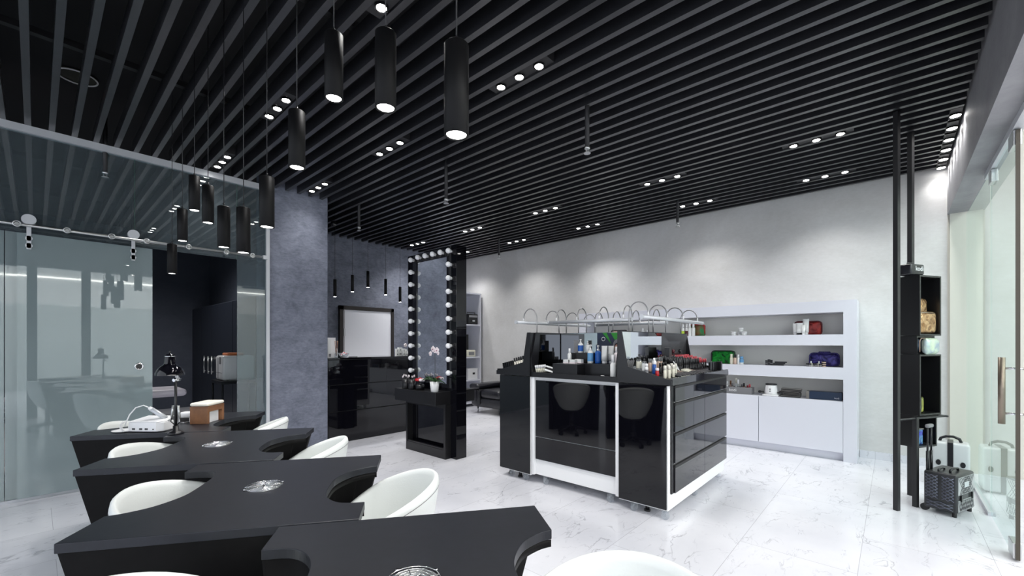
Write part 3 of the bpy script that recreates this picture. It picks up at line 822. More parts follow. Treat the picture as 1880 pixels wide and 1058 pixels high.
# middle counter with back mirrors
ibox('tray', 'black', X0+.03, 3.52, 1.622, 2.508, .986, 1.004)
ibox('tray_lip', 'black', X0+.012, X0+.03, 1.622, 2.508, .986, 1.03)
ibox('tray', 'black', 3.99, X1-.03, 1.622, 2.508, .986, 1.004)
ibox('mirror_backing', 'black', 3.53, 3.98, 1.622, 2.508, 1.0, 1.398)
MB().box(3.522, 3.529, 1.63, 2.49, 1.02, 1.395).build('mirror', 'mirror', is_)
MB().box(3.981, 3.988, 1.63, 2.50, 1.02, 1.395).build('mirror', 'mirror', is_)
for sy, y0, y1 in ((1, 1.622, 1.634), (-1, 2.496, 2.508)):
    P = [(X0+.01, y0, .99), (3.52, y0, .99), (3.52, y0, 1.398), (X0+.07, y0, 1.398), (X0+.0, y0, 1.15)]
    MB().extr(P, (0, y1-y0, 0)).build('divider', 'black', is_)
yv = 2.4945
MB().quad([(X0+.10, yv, 1.08), (3.51, yv, 1.08), (3.51, yv, 1.38), (X0+.13, yv, 1.38)]).build('mirror', 'dmirror', is_)
# lamp bars on goosenecks
def lamp_bar(lab, p0, p1, arm, n):
    """bar from p0 to p1, arms reach back by the vector arm to the mirror top"""
    p0, p1, arm = Vector(p0), Vector(p1), Vector(arm)
    t = thing('lamp_bar', lab, 'lamp', p0, 0, 'white lamp bars above the island')
    d = p1-p0
    MB().cyl((0, 0, 0), d, .016, n=14).build('bar', 'steelsoft', t)
    MB().cyl((0, 0, 0), d.normalized()*-.012, .0175, n=14).build('end_cap', 'steelsoft', t)
    MB().cyl(d, d+d.normalized()*.012, .0175, n=14).build('end_cap', 'steelsoft', t)
    for k in range(n):
        q = d*((k+.3)/(n-.35))
        R = arm.length/2
        pts = [Vector((*(q+arm).xy, 1.3995-p0.z)), q+arm+Vector((0, 0, -.02))]
        for j in range(13):
            a = PI*j/12
            pts.append(q+arm*(.5+.5*math.cos(a))+Vector((0, 0, .028+(.10)*math.sin(a))))
        pts.append(q+Vector((0, 0, .012)))
        ao = MB().tube(pts, .0052, 8).build('gooseneck', 'darksteel', t)
        MB().cyl(q+Vector((0, 0, .01)), q+Vector((0, 0, .045)), .008, .005, n=10).build('socket', 'plasticw', ao)
lamp_bar('white lamp bar over the island tray facing the storefront', (3.12, 1.445, 1.505), (4.50, 1.445, 1.50), (0, .165, 0), 4)
lamp_bar('white lamp bar over the island side facing the desks', (3.37, 1.66, 1.50), (3.37, 2.52, 1.50), (.17, 0, 0), 4)
lamp_bar('white lamp bar over the island side facing the sofa', (3.07, 2.69, 1.50), (4.38, 2.69, 1.50), (0, -.165, 0), 4)
lamp_bar('white lamp bar over the island side facing the pale wall, mostly hidden', (4.13, 1.66, 1.50), (4.13, 2.44, 1.50), (-.165, 0, 0), 4)

# ------------------------------------------------------------------ display stand by the storefront
SA = math.radians(-30)
C0 = Vector((4.731, -.158))
st = thing('display_stand', 'tall black stand of stacked open boxes on floor-to-ceiling posts', 'display stand', (C0.x, C0.y, 0), SA)
# local x = along the open faces, local y = away from the viewer
MB().box(-.318, -.286, -.030, .002, 0, 3.095).build('post', 'blackmatt', st)
MB().box(.178, .212, .150, .184, 0, 3.095).build('post', 'blackmatt', st)
MB().box(-.090, -.060, -.028, .002, 0, .712).build('leg', 'blackmatt', st)
def open_box(x0, x1, y0, y1, z0, z1, w=.014):
    o = MB().box(x0, x0+w, y0, y1, z0, z1).box(x1-w, x1, y0, y1, z0, z1).box(x0+w, x1-w, y0, y1, z0, z0+w).box(x0+w, x1-w, y0, y1, z1-w, z1).box(x0+w, x1-w, y1-.008, y1, z0+w, z1-w)
    return o.build('box', 'blackwood', st)
BX = [(0, .27, 0, .15, 1.360, 1.848), (.02, .245, .03, .15, 1.208, 1.359), (0, .27, 0, .15, .714, 1.207), (.0, .24, .012, .15, .452, .713)]
for b in BX: open_box(*b)
MB().cyl((-.315, -.014, .700), (.31, -.014, .700), .008, n=10).build('cross_bar', 'blackmatt', st)
MB().cyl((.30, -.03, .700), (.30, .14, .700), .008, n=10).build('cross_bar', 'blackmatt', st)
def on_stand(x, y, z):
    return (C0.x+x*math.cos(SA)-y*math.sin(SA), C0.y+x*math.sin(SA)+y*math.cos(SA), z)

# ------------------------------------------------------------------ wheeled cases
TA = math.radians(-22)
tc_ = thing('trolley_case', 'black quilted beauty trolley case with its pull handle raised', 'trolley case', (4.541, -.351, 0), TA)
# local x = the grey front face (0..0.31), local y = the side running back (0..0.19)
LX, LY, H0, H1 = .305, .19, .028, .315
MB().rbox(0, LX, 0, LY, H0, H1, .014, 3).build('shell', 'trolley', tc_)
for x0, x1 in ((.018, LX-.018),):
    MB().box(x0, x1, -.0025, .003, .165, H1-.02).box(x0, x1, -.0025, .003, H0+.014, .125).build('front_panel', 'trolleyface', tc_)
rb = MB()
for k in range(-9, 22):
    for sg in (1, -1):
        x = .018+k*.024
        pts = []
        for zz in (.168, H1-.022):
            pts.append((x+sg*(zz-.168)*.75, -.0035, zz))
        if min(p[0] for p in pts) > .018 and max(p[0] for p in pts) < LX-.018: rb.tube(pts, .0014, 4)
for k in range(12):
    for sg in (1, -1):
        x = .045+k*.022
        pts = [(x, -.0035, H0+.018), (x+sg*.026, -.0035, .121)]
        if pts[1][0] < LX-.02: rb.tube(pts, .0014, 4)
rb.build('quilting', 'trolley', tc_)
MB().box(.115, .19, -.006, -.002, .215, .255).build('name_plate', 'steelsoft', tc_)
for x in (.06, .25):
    MB().box(x-.008, x+.008, -.010, -.001, .115, .165).build('latch', 'black', tc_)
sd = MB()
for (y0, y1, z0, z1) in ((.015, .083, .115, H1-.025), (.105, .176, .115, H1-.025), (.02, .17, H0+.02, .095)):
    sd.box(-.004, .002, y0, y1, z0, z1)
sd.build('side_panel', 'trolley', tc_)
rb = MB()
for (y0, y1, z0, z1) in ((.015, .083, .115, H1-.025), (.105, .176, .115, H1-.025), (.02, .17, H0+.02, .095)):
    nz = max(2, int((z1-z0)/.023))
    for k in range(nz):
        za = z0+(z1-z0)*k/nz; zb = z0+(z1-z0)*(k+1)/nz; ym = (y0+y1)/2
        rb.tube([(-.006, y0, za), (-.0065, ym, zb), (-.006, y1, za)], .0028, 5).tube([(-.006, y0, zb), (-.0065, ym, za), (-.006, y1, zb)], .0028, 5)
rb.build('quilting', 'trolleyrib', tc_)
MB().tube([(.07, .06, H1), (.075, .06, H1+.018), (.14, .06, H1+.024), (.20, .06, H1+.018), (.205, .06, H1)], .008, 8).tube([(.05, .12, H1), (.055, .12, H1+.012), (.12, .12, H1+.016), (.15, .12, H1+.012), (.152, .12, H1)], .006, 8).build('carry_handle', 'black', tc_)
ph = MB()
for x in (.018, .078):
    ph.cyl((x, .172, H1-.01), (x, .172, .46), .010, n=10).cyl((x, .172, .45), (x, .172, .645), .0065, n=10)
ph = ph.build('pull_tube', 'black', tc_)
MB().rbox(.004, .092, .158, .186, .64, .668, .01, 3).build('pull_grip', 'greyp', tc_)
for (x, y) in ((.02, .175), (.28, .175)):
    MB().cyl((x-.014, y+.012, .026), (x+.010, y+.012, .026), .026, n=18).build('wheel', 'rubber', tc_)
for (x, y) in ((.02, .02), (.28, .02)):
    MB().cyl((x, y, 0), (x, y, .032), .013, n=12).build('foot', 'rubber', tc_)
wc = thing('vanity_case', 'frosted white case with dark middle band and black handle behind the black trolley', 'case', (5.50, -.507, 0), math.radians(-4))
MB().rbox(0, .19, 0, .245, .012, .395, .022, 3).build('shell', 'caseclear', wc)
MB().box(-.004, .194, .105, .142, .014, .399).build('band', 'black', wc)
MB().tube([(.09, .055, .395), (.09, .065, .425), (.09, .105, .443), (.09, .15, .44), (.09, .185, .42), (.09, .192, .395)], .012, 8).build('carry_handle', 'black', wc)
for y in (.045, .20):
    MB().lathe([(.017, 0), (.017, .006)], n=18, sx=1.5).build('latch', 'black', wc, loc=(.0, y, .21), rot=(0, -PI/2, 0))
for (x, y) in ((.03, .03), (.16, .03), (.03, .215), (.16, .215)):
    MB().cyl((x, y, 0), (x, y, .016), .012, n=10).build('foot', 'rubber', wc)

# ------------------------------------------------------------------ behind the glass doorway
cb = thing('wardrobe_cabinet', 'dark navy cupboard along the side wall behind the open glass doorway', 'cupboard', (2.13, 6.9, 0))
MB().box(.02, .295, 0, 3.75, 0, 1.99).build('carcass', 'innerwall', cb)
for k, (y0, y1, hy) in enumerate(((0, 1.07, .95), (1.08, 2.30, 2.18), (2.31, 3.0, 2.42), (3.01, 3.74, 3.64))):
    dd = MB().box(0, .019, y0, y1-.006, .03, 1.98).build('door', mat('navy_board_%d' % k, (.011, .014, .022), .4) if k == 0 else bpy.data.materials['navy_board_0'], cb)
    if k in (1, 2, 3):
        hh = 2.70 if k == 3 else hy
        MB().cyl((-.03, hh, .74), (-.03, hh, 1.06), .009, n=10).cyl((-.03, hh, .78), (.0, hh, .78), .006, n=8).cyl((-.03, hh, 1.02), (.0, hh, 1.02), .006, n=8).build('handle', 'steel', dd)
bd = thing('massage_couch', 'lavender padded treatment couch on a steel frame behind the glass doorway', 'treatment couch', (.2, 6.45, 0))
MB().rbox(-.8, .55, -.3, .3, .66, .75, .045).rbox(.30, .99, -.28, .28, .68, .765, .042).build('padding', 'lav', bd)
MB().tube([(.60, -.28, .655), (.60, -.28, .60), (-.75, -.28, .60)], .012, 8).tube([(.60, .28, .655), (.60, .28, .60), (-.75, .28, .60)], .012, 8).tube([(.35, -.28, .60), (.35, -.28, .55), (.35, .28, .55), (.35, .28, .6)], .010, 8).build('frame', 'steel', bd)
for x in (-.6, .2):
    MB().cyl((x, 0, 0), (x, 0, .66), .035, n=14).build('pedestal', 'steelsoft', bd)
MB().box(-.8, .4, -.25, .25, 0, .05).build('base', 'plasticw', bd, bevel=.01)
ct = thing('service_cart', 'dark cart under the white device inside the glass doorway', 'cart', (1.72, 6.72, 0))
MB().box(-.12, .36, -.25, .25, .76, .80).build('top', 'black', ct)
MB().box(-.12, .36, -.25, .25, .25, .28).build('shelf', 'black', ct)
for x in (-.10, .34):
    for y in (-.23, .23):
        MB().cyl((x, y, 0), (x, y, .76), .012, n=10).build('leg', 'black', ct)
dv_ = thing('sterilizer', 'white ribbed device on the dark cart inside the glass doorway', 'device', (1.72, 6.72, .801))
MB().rbox(-.085, .30, -.16, .16, 0, .33, .03, 3).build('housing', 'plasticw', dv_)
MB().box(-.088, -.083, -.10, -.02, .22, .31).box(-.088, -.083, .03, .05, .03, .30).box(-.088, -.083, -.13, .13, .10, .105).build('panel', 'greyp', dv_)
tag(MB().rbox(-.10, .10, -.12, .12, 0, .035, .016, 3).build('folded_towel', 'orange', None, (1.80, 6.72, 1.132)), 'orange folded towel on top of the white device', 'towel')
spot((1.0, 8.2, 3.2), 170, 150, 1, .2)  # added spot without a fixture, lifts the dark room behind the glass
# ------------------------------------------------------------------ small things
def one(name, label, cat, mb, mats, loc, rz=0., group=None, rot=None, bevel=0.):
    return tag(mb.build(name, mats, None, loc, rz, bevel, rot=rot), label, cat, group)
def clone(o, loc, label=None, rz=None, rot=None, scale=None):
    c = dup(o, loc, rz, label)
    if rot: c.rotation_euler = rot
    if scale: c.scale = scale
    return c
def bottle_mb(r, h, neck=.35, cap=.45, label=None):
    """body (0), cap (1), label band (2)"""
    b = MB(); bh = h*.68
    b.lathe([(r*.92, 0), (r, .003), (r, bh*.86), (r*.8, bh*.96), (r*neck, bh)], n=16)
    b.m = 1; b.lathe([(r*cap, bh*.985), (r*cap, h-.002), (r*cap*.85, h)], n=14)
    if label:
        b.m = 2; b.lathe([(r+.0006, bh*label[0]), (r+.0006, bh*label[1])], n=16, cap=False)
    return b
def pump_thing(label, loc, r, h, body, band, rz=0., group=None, head='plasticw', name='pump_bottle'):
    t = thing(name, label, 'bottle', loc, rz, group)
    bh = h*.70
    MB().lathe([(r*.94, 0), (r, .004), (r, bh*.84), (r*.75, bh*.95), (r*.36, bh)], n=18).build('bottle_body', body, t)
    if band: MB().lathe([(r+.0007, bh*.16), (r+.0007, bh*.78)], n=18, cap=False).build('label_band', band, t)
    MB().lathe([(r*.42, bh), (r*.42, bh+.014), (r*.16, bh+.016), (r*.16, h-.012), (r*.34, h-.012), (r*.34, h)], n=14).tube([(0, 0, h-.005), (-r*.9, 0, h-.004), (-r*1.15, 0, h-.014)], r*.14, 6).build('pump_head', head, t)
    return t
def tube_mb(w, h, cap=.16):
    """squeeze tube standing on its cap: flat crimp on top. body 0, cap 1"""
    b = MB(); n = 16; R = []
    for z, sx, sy in ((h*cap, .5, .5), (h*.5, .5, .38), (h*.96, .52, .05), (h, .52, .04)):
        R.append([(w*sx*math.cos(2*PI*i/n), w*sy*math.sin(2*PI*i/n), z) for i in range(n)])
    b.rings(R); b.m = 1; b.lathe([(w*.40, 0), (w*.42, h*cap)], n=14)
    return b
def pouch(label, cat, loc, rz, w, h, d, m, zipm, group=None, name='cosmetic_pouch', handle=False):
    """soft zip bag, width along local y, front towards -x"""
    t = thing(name, label, cat, loc, rz, group)
    MB().rbox(0, d, -w/2, w/2, 0, h, min(d, h)*.38, 4).build('bag_body', m, t)
    x = .004
    pts = []
    r = h*.26
    for k in range(0, 7): a = PI-PI/2*k/6; pts.append((x, -w/2+r+r*math.cos(a), h-r+r*math.sin(a)))
    for k in range(0, 7): a = PI/2-PI/2*k/6; pts.append((x, w/2-r+r*math.cos(a), h-r+r*math.sin(a)))
    MB().tube([(x, -w/2, h*.2)]+pts+[(x, w/2, h*.2)], .007, 7).build('zipper', zipm, t)
    if handle:
        MB().tube([(d*.4, -w*.22, h-.004), (d*.4, -w*.18, h+.012), (d*.4, w*.18, h+.012), (d*.4, w*.22, h-.004)], .006, 7).build('handle', zipm, t)
    return t
Z1, Z2, Z3 = 1.3955, 1.0295, .6565
def U(px, x=6.0): return on_x(px, 640, x)[1]

# ---- wall unit, top niche
for px, bm, lab in ((1254, 'lime', 'white spray bottle with a lime label on the top niche of the wall unit'), (1261, 'wine', 'white spray bottle with a dark wine label beside the lime one')):
    one('spray_bottle', lab, 'bottle', bottle_mb(.021, .165, .45, .55, (.02, .62)), ['tubew', 'plasticw', bm], (5.96, U(px, 5.96), Z1))
o = one('white_bottle', 'tall plain white bottle left of its twin beside the red-edged pouch', 'bottle', bottle_mb(.023, .172, .5, .6), ['tubew', 'plasticw'], (5.95, U(1266.5, 5.95), Z1), 0, 'tall white bottles on the top niche')
clone(o, (5.95, U(1273, 5.95), Z1), 'tall plain white bottle touching the red-edged green pouch')
pouch('green printed pouch with red piped edge on the top niche', 'pouch', (6.01, U(1279, 6.0), Z1), 0, .20, .155, .06, 'greenprint', 'red')
jar = MB().lathe([(.026, 0), (.028, .003), (.028, .026), (.026, .028)], n=18); jar.m = 1; jar.lathe([(.0295, .027), (.0295, .046), (.027, .049)], n=18)
o = one('cream_jar', 'white cream jar at the bottom of the small pyramid, end nearer the island', 'jar', jar, ['tubew', 'plasticw'], (5.98, U(1347, 5.98), Z1), 0, 'white cream jars')
clone(o, (6.05, U(1358, 6.05), Z1), 'white cream jar at the back middle of the small pyramid')
clone(o, (5.98, U(1366.5, 5.98), Z1), 'white cream jar at the bottom of the pyramid, nearer the red pouch')
clone(o, (6.015, U(1360.5, 6.015), Z1+.0495), 'white cream jar on top of the small pyramid')
pouch('dark red zip pouch behind white tubes on the top niche', 'pouch', (6.03, U(1483, 6.03), Z1), 0, .27, .158, .07, 'redfoil', 'wine')
for px, w, h, x, lab in ((1460, .045, .135, 5.965, 'white cream tube leaning at the outer end of the tubes by the red pouch'), (1468, .060, .138, 5.940, 'broad white cream tube in the middle before the red pouch'),
                         (1475, .034, .115, 5.915, 'smallest white cream tube in front of the red pouch'), (1479.5, .058, .185, 5.985, 'tallest white cream tube standing before the red pouch')):
    one('cream_tube', lab, 'tube', tube_mb(w, h), ['tubew', 'black' if px in (1468, 1479) else 'plasticw'], (x, U(px, x), Z1), PI/2, 'white cream tubes on the top niche')
one('blue_bottle', 'small bottle with blue label on the far end of the top niche', 'bottle', bottle_mb(.026, .12, .4, .5, (.05, .75)), ['tubew', 'plasticw', 'blue'], (6.0, U(1180, 6.0), Z1))
one('white_bottle', 'small white bottle beside the blue-label bottle on the top niche', 'bottle', bottle_mb(.016, .09, .5, .6), ['tubew', 'plasticw'], (5.97, U(1188, 5.97), Z1))
pouch('dark zip pouch with pink panel at the far end of the top niche', 'pouch', (6.0, U(1136, 6.0), Z1), 0, .26, .10, .07, 'nude', 'black')
# ---- middle niche
pouch('shiny green pouch with black zip on the middle niche', 'pouch', (6.02, U(1327, 6.02), Z2), 0, .285, .168, .07, 'greenfoil', 'black')
for px, r, h, mats_, lab in ((1343, .019, .13, ['ivory', 'ivory'], 'beige bottle in front of the green pouch'), (1349.5, .020, .125, ['nude', 'black'], 'nude foundation bottle with square black cap on the middle niche'),
                             (1355.5, .013, .125, ['tubew', 'plasticw'], 'slim white bottle between nude and blue-banded bottles'), ):
    one('bottle', lab, 'bottle', bottle_mb(r, h, .6, .8), mats_, (5.955, U(px, 5.955), Z2))
one('bottle', 'white bottle with light blue band on the middle niche', 'bottle', bottle_mb(.024, .10, .7, .8, (.35, .95)), ['tubew', 'lblue', 'lblue'], (5.97, U(1361.5, 5.97), Z2))
sm = MB().box(-.012, .012, -.012, .012, 0, .062); sm.m = 1; sm.box(-.0125, .0125, -.0125, .0125, .020, .026)
o = one('small_box', 'small black upright box, first of three on the middle niche from the island', 'box', sm, ['black', 'greyp'], (5.97, U(1407, 5.97), Z2), .2, 'small black boxes on the middle niche')
clone(o, (6.01, U(1412, 6.01), Z2), 'small black upright box, middle and tallest of three on the niche', .1, scale=(1.2, 1.2, 1.12))
clone(o, (5.97, U(1416.5, 5.97), Z2), 'small black upright box, third of three, beside the stacked flat sticks', .0, scale=(1, .9, 1.05))
stk = MB().box(-.011, .011, -.062, .062, 0, .0155)
o = one('flat_stick', 'black flat stick at the bottom of the little stack on the middle niche, left half', 'stick', stk, 'black', (5.96, U(1427.5, 5.96), Z2), .05, 'stacked black sticks')
clone(o, (5.985, U(1428, 5.985), Z2), 'black flat stick lying behind the bottom one of the little stack', -.03)
clone(o, (5.97, U(1430.5, 5.97), Z2+.0158), 'black flat stick in the middle layer of the little stack', .12)
clone(o, (5.975, U(1433.5, 5.975), Z2+.0316), 'black flat stick on top of the little stack', .02)
t = pouch('purple zip bag with handle on the middle niche', 'bag', (6.02, U(1513, 6.02), Z2), 0, .275, .155, .10, 'purplefoil', 'purplefoil', None, 'toiletry_bag', True)
pol = bottle_mb(.013, .062, .4, .5)
pb = one('polish_bottle', 'small clear polish bottle with white cap before the purple bag, nearer the island', 'bottle', pol, ['ivory', 'plasticw'], (5.945, U(1489, 5.945), Z2), 0, 'small bottles before the purple bag')
clone(pb, (5.945, U(1503.5, 5.945), Z2), 'small clear polish bottle with white cap before the purple bag, nearer its middle')
jb = MB().lathe([(.014, 0), (.016, .003), (.016, .018), (.014, .022)], n=14); jb.m = 1; jb.lathe([(.0165, .022), (.0165, .036), (.014, .038)], n=14)
j0 = one('small_jar', 'small black jar at the island end of the row before the purple bag', 'jar', jb, ['greyp', 'black'], (5.94, U(1483, 5.94), Z2), 0, 'small jars before the purple bag')
clone(j0, (5.96, U(1494, 5.96), Z2), 'small black jar between the two polish bottles, nearer the island')
clone(j0, (5.95, U(1498.5, 5.95), Z2), 'small black jar between the two polish bottles, nearer the middle')
clone(j0, (5.93, U(1487, 5.93), Z2), 'small black jar in front of the first polish bottle')
clone(j0, (5.93, U(1506, 5.93), Z2), 'small black jar in front of the second polish bottle')
for k, dz in enumerate((0, .0215, .043)):
    b = MB().lathe([(.019, 0), (.021, .002), (.021, .011)], n=16); b.m = 1; b.lathe([(.0212, .0112), (.0212, .0205)], n=16)
    one('powder_jar', 'black and pale powder jar, %s of a stack of three before the purple bag' % ('bottom', 'middle', 'top')[k], 'jar', b, ['nude', 'black'], (5.945, U(1512.5, 5.945), Z2+dz), 0, 'stacked powder jars')
# ---- bottom niche
org = thing('organizer', 'grey cosmetics organizer box with white lettering on the bottom niche', 'organizer', (5.93, U(1353, 5.93), Z3))
MB().box(0, .008, -.165, .165, 0, .085).box(.13, .138, -.165, .165, 0, .085).box(.008, .13, -.165, -.157, 0, .085).box(.008, .13, .157, .165, 0, .085).box(.008, .13, -.157, .157, 0, .006).build('box_body', 'greyp', org)
lettering('kodi', .05, 'plasticw', org, (-.0012, .05, .045), (PI/2, 0, -PI/2))
oy0 = U(1353, 5.93)
for i in range(9):
    y = -.135+.033*i
    h = (.12, .10, .13, .11, .17, .18, .12, .15, .14)[i]
    mm = (['tubew', 'plasticw'], ['nude', 'wood'], ['nude', 'greyp'], ['tubew', 'ivory'], ['clear', 'plasticw'], ['tubew', 'greyp'], ['wood', 'black'], ['ivory', 'pinkred'], ['nude', 'pinkred'])[8-i]
    nm = ('pale bottle with coral cap', 'ivory bottle with coral cap', 'brown bottle with black cap', 'white bottle with grey cap', 'clear bottle with white cap', 'white tube with ivory cap', 'nude bottle with grey cap', 'nude bottle with brown cap', 'white bottle with white cap')[i]
    one('makeup_bottle', '%s standing in the grey lettered organizer' % nm, 'bottle', bottle_mb(.013, h, .6, .8), mm, (5.93+.045+.04*(i % 2), oy0+y, Z3+.0065), 0, 'bottles in the grey organizer')
wx = thing('wax_heater', 'white wax heater with black lid and side knobs on the bottom niche', 'heater', (5.99, U(1416, 5.99), Z3))
MB().rbox(-.075, .075, -.085, .085, 0, .02, .009, 3).lathe([(.073, .018), (.071, .05), (.062, .125), (.058, .132)], n=28).build('heater_body', 'plasticw', wx)
MB().lathe([(.061, .131), (.062, .146), (.05, .15)], n=28).build('lid', 'black', wx)
for s in (-1, 1):
    MB().cyl((-.03, s*.07, .045), (-.03, s*.11, .045), .008, n=10).ball((-.03, s*.118, .045), .017, n=12, k=8).build('knob', 'black', wx)
for z in (.06, .085):
    MB().cyl((-.070, 0, z), (-.076, 0, z), .006, n=12).build('dial', 'black', wx)
pl = MB().box(-.055, .055, -.10, .10, 0, .012); pl.m = 1; pl.box(-.0555, .0555, -.1005, .1005, .012, .0165)
p0 = None
for k in range(6):
    loc = (6.02+random.uniform(-.006, .006), U(1450, 6.0)+random.uniform(-.008, .008)-(.012 if k > 3 else 0), Z3+.0167*k)
    lab = 'black slim palette box, %s from the bottom of the stack beside the wax heater' % ORD[k]
    if p0 is None: p0 = one('palette_box', lab, 'box', pl, ['black', 'taupe'], loc, .05, 'stacked palette boxes')
    else: clone(p0, loc, lab, random.uniform(-.12, .12))
nb = thing('gift_box', 'long navy box with taupe end and small pale lettering on the bottom niche', 'box', (5.955, U(1513, 5.955)-.005, Z3))
MB().box(0, .12, -.155, .145, 0, .088).build('box_body', 'navy', nb, bevel=.002)
MB().box(-.001, .121, .1455, .175, .002, .086).build('end_sleeve', 'taupe', nb)
lettering('kodi', .026, 'steelsoft', nb, (-.0012, -.11, .025), (PI/2, 0, -PI/2))

# ---- display stand
bag = thing('logo_case', 'black glossy case with white lettering on top of the display stand', 'case', on_stand(-.105, -.0, 1.8485), SA)
MB().rbox(0, .165, 0, .115, 0, .085, .012, 3).build('case_body', 'blackleather', bag)
lettering('kodi', .055, 'plasticw', bag, (.10, -.0012, .047), (PI/2, 0, 0))
MB().tube([(.04, .05, .083), (.045, .05, .10), (.12, .05, .10), (.125, .05, .083)], .005, 7).build('handle', 'black', bag)
gb = thing('backpack', 'gold foil backpack in the topmost box of the display stand', 'backpack', on_stand(.105, .070, 1.3745), SA)
MB().rbox(-.085, .085, -.028, .062, .02, .295, .03, 4).build('bag_body', 'gold', gb)
MB().rbox(-.088, .142, -.060, .02, 0, .185, .03, 4).build('front_pocket', 'gold', gb)
MB().tube([(-.03, .03, .292), (-.02, .03, .31), (.02, .03, .31), (.03, .03, .292)], .006, 7).build('loop', 'gold', gb)
MB().tube([(-.08, -.055, .168), (-.02, -.063, .172), (.08, -.061, .17), (.13, -.050, .16)], .004, 6).build('zipper', 'brass', gb)
hc = thing('train_case', 'round-cornered pearly case with dark blue side on the display stand ledge', 'case', on_stand(.055, -.005, 1.2075), SA)
MB().rbox(.0, .165, -.02, .035, 0, .132, .035, 4).build('front_shell', 'holo', hc)
MB().rbox(-.012, .15, .036, .12, .016, .130, .03, 4).build('rear_shell', 'holodark', hc)
MB().tube([(.002, .0355, .02), (.002, .0355, .11), (.02, .0355, .130), (.145, .0355, .130), (.164, .0355, .11), (.164, .0355, .02)], .004, 6).build('zipper', 'nude', hc)
ey = thing('foil_pouch', 'yellow and black foil pouch in the tall middle box of the display stand', 'pouch', on_stand(.015, .03, .7285), SA)
MB().rbox(.0, .105, 0, .07, 0, .135, .018, 3).build('pouch_body', 'yellowfoil', ey)
MB().box(.035, .06, -.002, .0, .01, .125).build('band', 'black', ey)
vb = thing('foil_box', 'violet and green foil box in the lowest box of the display stand', 'box', on_stand(.02, .04, .4665), SA)
MB().rbox(.0, .10, 0, .07, 0, .125, .008, 3).build('box_body', 'holoblue', vb)
MB().box(-.002, .102, -.002, .072, .1255, .132).build('lid', 'taupe', vb)

# ---- mirror station shelf
ob = thing('orchid', 'white orchid in a scalloped white pot on the mirror station shelf', 'potted orchid', (2.965, 3.81, .7555))
p = MB(); n = 36; R = []
for z, r in ((0, .038), (.004, .041), (.06, .047), (.112, .055)):
    R.append([(r*math.cos(2*PI*i/n), r*math.sin(2*PI*i/n), z+(.006*abs(math.sin(6*2*PI*i/n/2)) if z > .1 else 0)) for i in range(n)])
for z, r in ((.108, .050), (.09, .046)):
    R.append([(r*math.cos(2*PI*i/n), r*math.sin(2*PI*i/n), z) for i in range(n)])
p.rings(R).build('pot', 'tubew', ob)
def leaf(mb, az, L, W, up, droop):
    c, s = math.cos(az), math.sin(az); top = []; bot = []
    for i in range(8):
        t = i/7; w = W*math.sin(PI*(t*.86+.1)); x = L*t; z = .105+up*math.sin(t*PI*.6)-droop*t*t
        top.append([(c*x-s*w*k, s*x+c*w*k, z+abs(k)*W*.35) for k in (-1, 0, 1)])
    rings = [[a[0], a[1], a[2], (a[1][0], a[1][1], a[1][2]-.003)] for a in top]
    mb.rings(rings)
for az, L, W, up, dr in ((2.6, .13, .024, .05, .02), (1.9, .11, .022, .055, .0), (-.6, .12, .024, .03, .05), (-1.5, .11, .022, .04, .03), (.6, .09, .02, .05, .02), (-2.4, .10, .02, .05, .01)):
    m_ = MB(); leaf(m_, az, L, W, up, dr); m_.build('leaf', 'leafg', ob)
MB().tube([(.0, .0, .10), (.004, -.004, .20), (.002, -.008, .32), (.004, -.002, .42), (.006, .0, .455)], .0028, 6).tube([(.0, .0, .10), (-.01, -.03, .16), (.002, -.006, .26)], .002, 6).build('flower_stem', 'stem', ob)
for (dx, dy, dz, s) in ((0, .018, .475, 1.0), (.0, -.05, .462, 1.0), (-.01, .055, .425, .75), (-.005, -.02, .455, .7), (-.004, -.075, .43, .6)):
    m_ = MB()
    for k in range(5):
        a = k*2*PI/5+.3; r = .026*s
        m_.ball((dx-.006, dy+math.cos(a)*r*.8, dz+math.sin(a)*r*.8), .005*s, .018*s, .018*s, n=10, k=6)
    fl = m_.build('flower', 'petal', ob)
    MB().ball((dx-.013, dy, dz-.003), .006*s, n=8, k=6).build('flower_centre', 'petalc', fl)
for i, (y, x, lab) in enumerate(((4.36, 2.965, 'black brush pot with pale brushes at the outer end of the mirror station shelf'), (4.24, 2.965, 'black brush pot nearer the orchid on the mirror station shelf'))):
    t = thing('brush_pot', lab, 'brush pot', (x, y, .7555), 0, 'brush pots on the mirror station')
    MB().lathe([(.043, 0), (.045, .003), (.045, .115), (.042, .115), (.040, .01)], n=22).build('pot', 'black', t)
    for k in range(8):
        a = k*.8+i; r = .024
        b = MB().cyl((r*.4*math.cos(a), r*.4*math.sin(a), .012), (r*1.5*math.cos(a), r*1.5*math.sin(a), .125+.01*(k % 3)), .003, n=6)
        b.m = 1; b.ball((r*1.6*math.cos(a), r*1.6*math.sin(a), .138+.01*(k % 3)), .007, .007, .014, n=8, k=6)
        b.build('brush', ['black', 'petal' if i == 0 or k % 3 else 'black'], t)
rf = thing('powder_puffs', 'red and white powder puffs in a low black holder beside the brush pots', 'powder puffs', (2.99, 4.115, .7555))
MB().lathe([(.05, 0), (.052, .06), (.048, .06), (.046, .01)], n=20).build('holder', 'black', rf)
for k in range(7):
    a = k*2*PI/6; r = .0 if k == 6 else .034
    MB().ball((r*math.cos(a), r*1.3*math.sin(a), .115+(.01 if k == 6 else 0)), .022, .026, .018, n=12, k=8).build('puff', 'red' if k in (0, 2, 3, 6) else 'petal', rf)
MB().cyl((0, 0, .02), (0, 0, .11), .012, n=10).build('stick', 'black', rf)

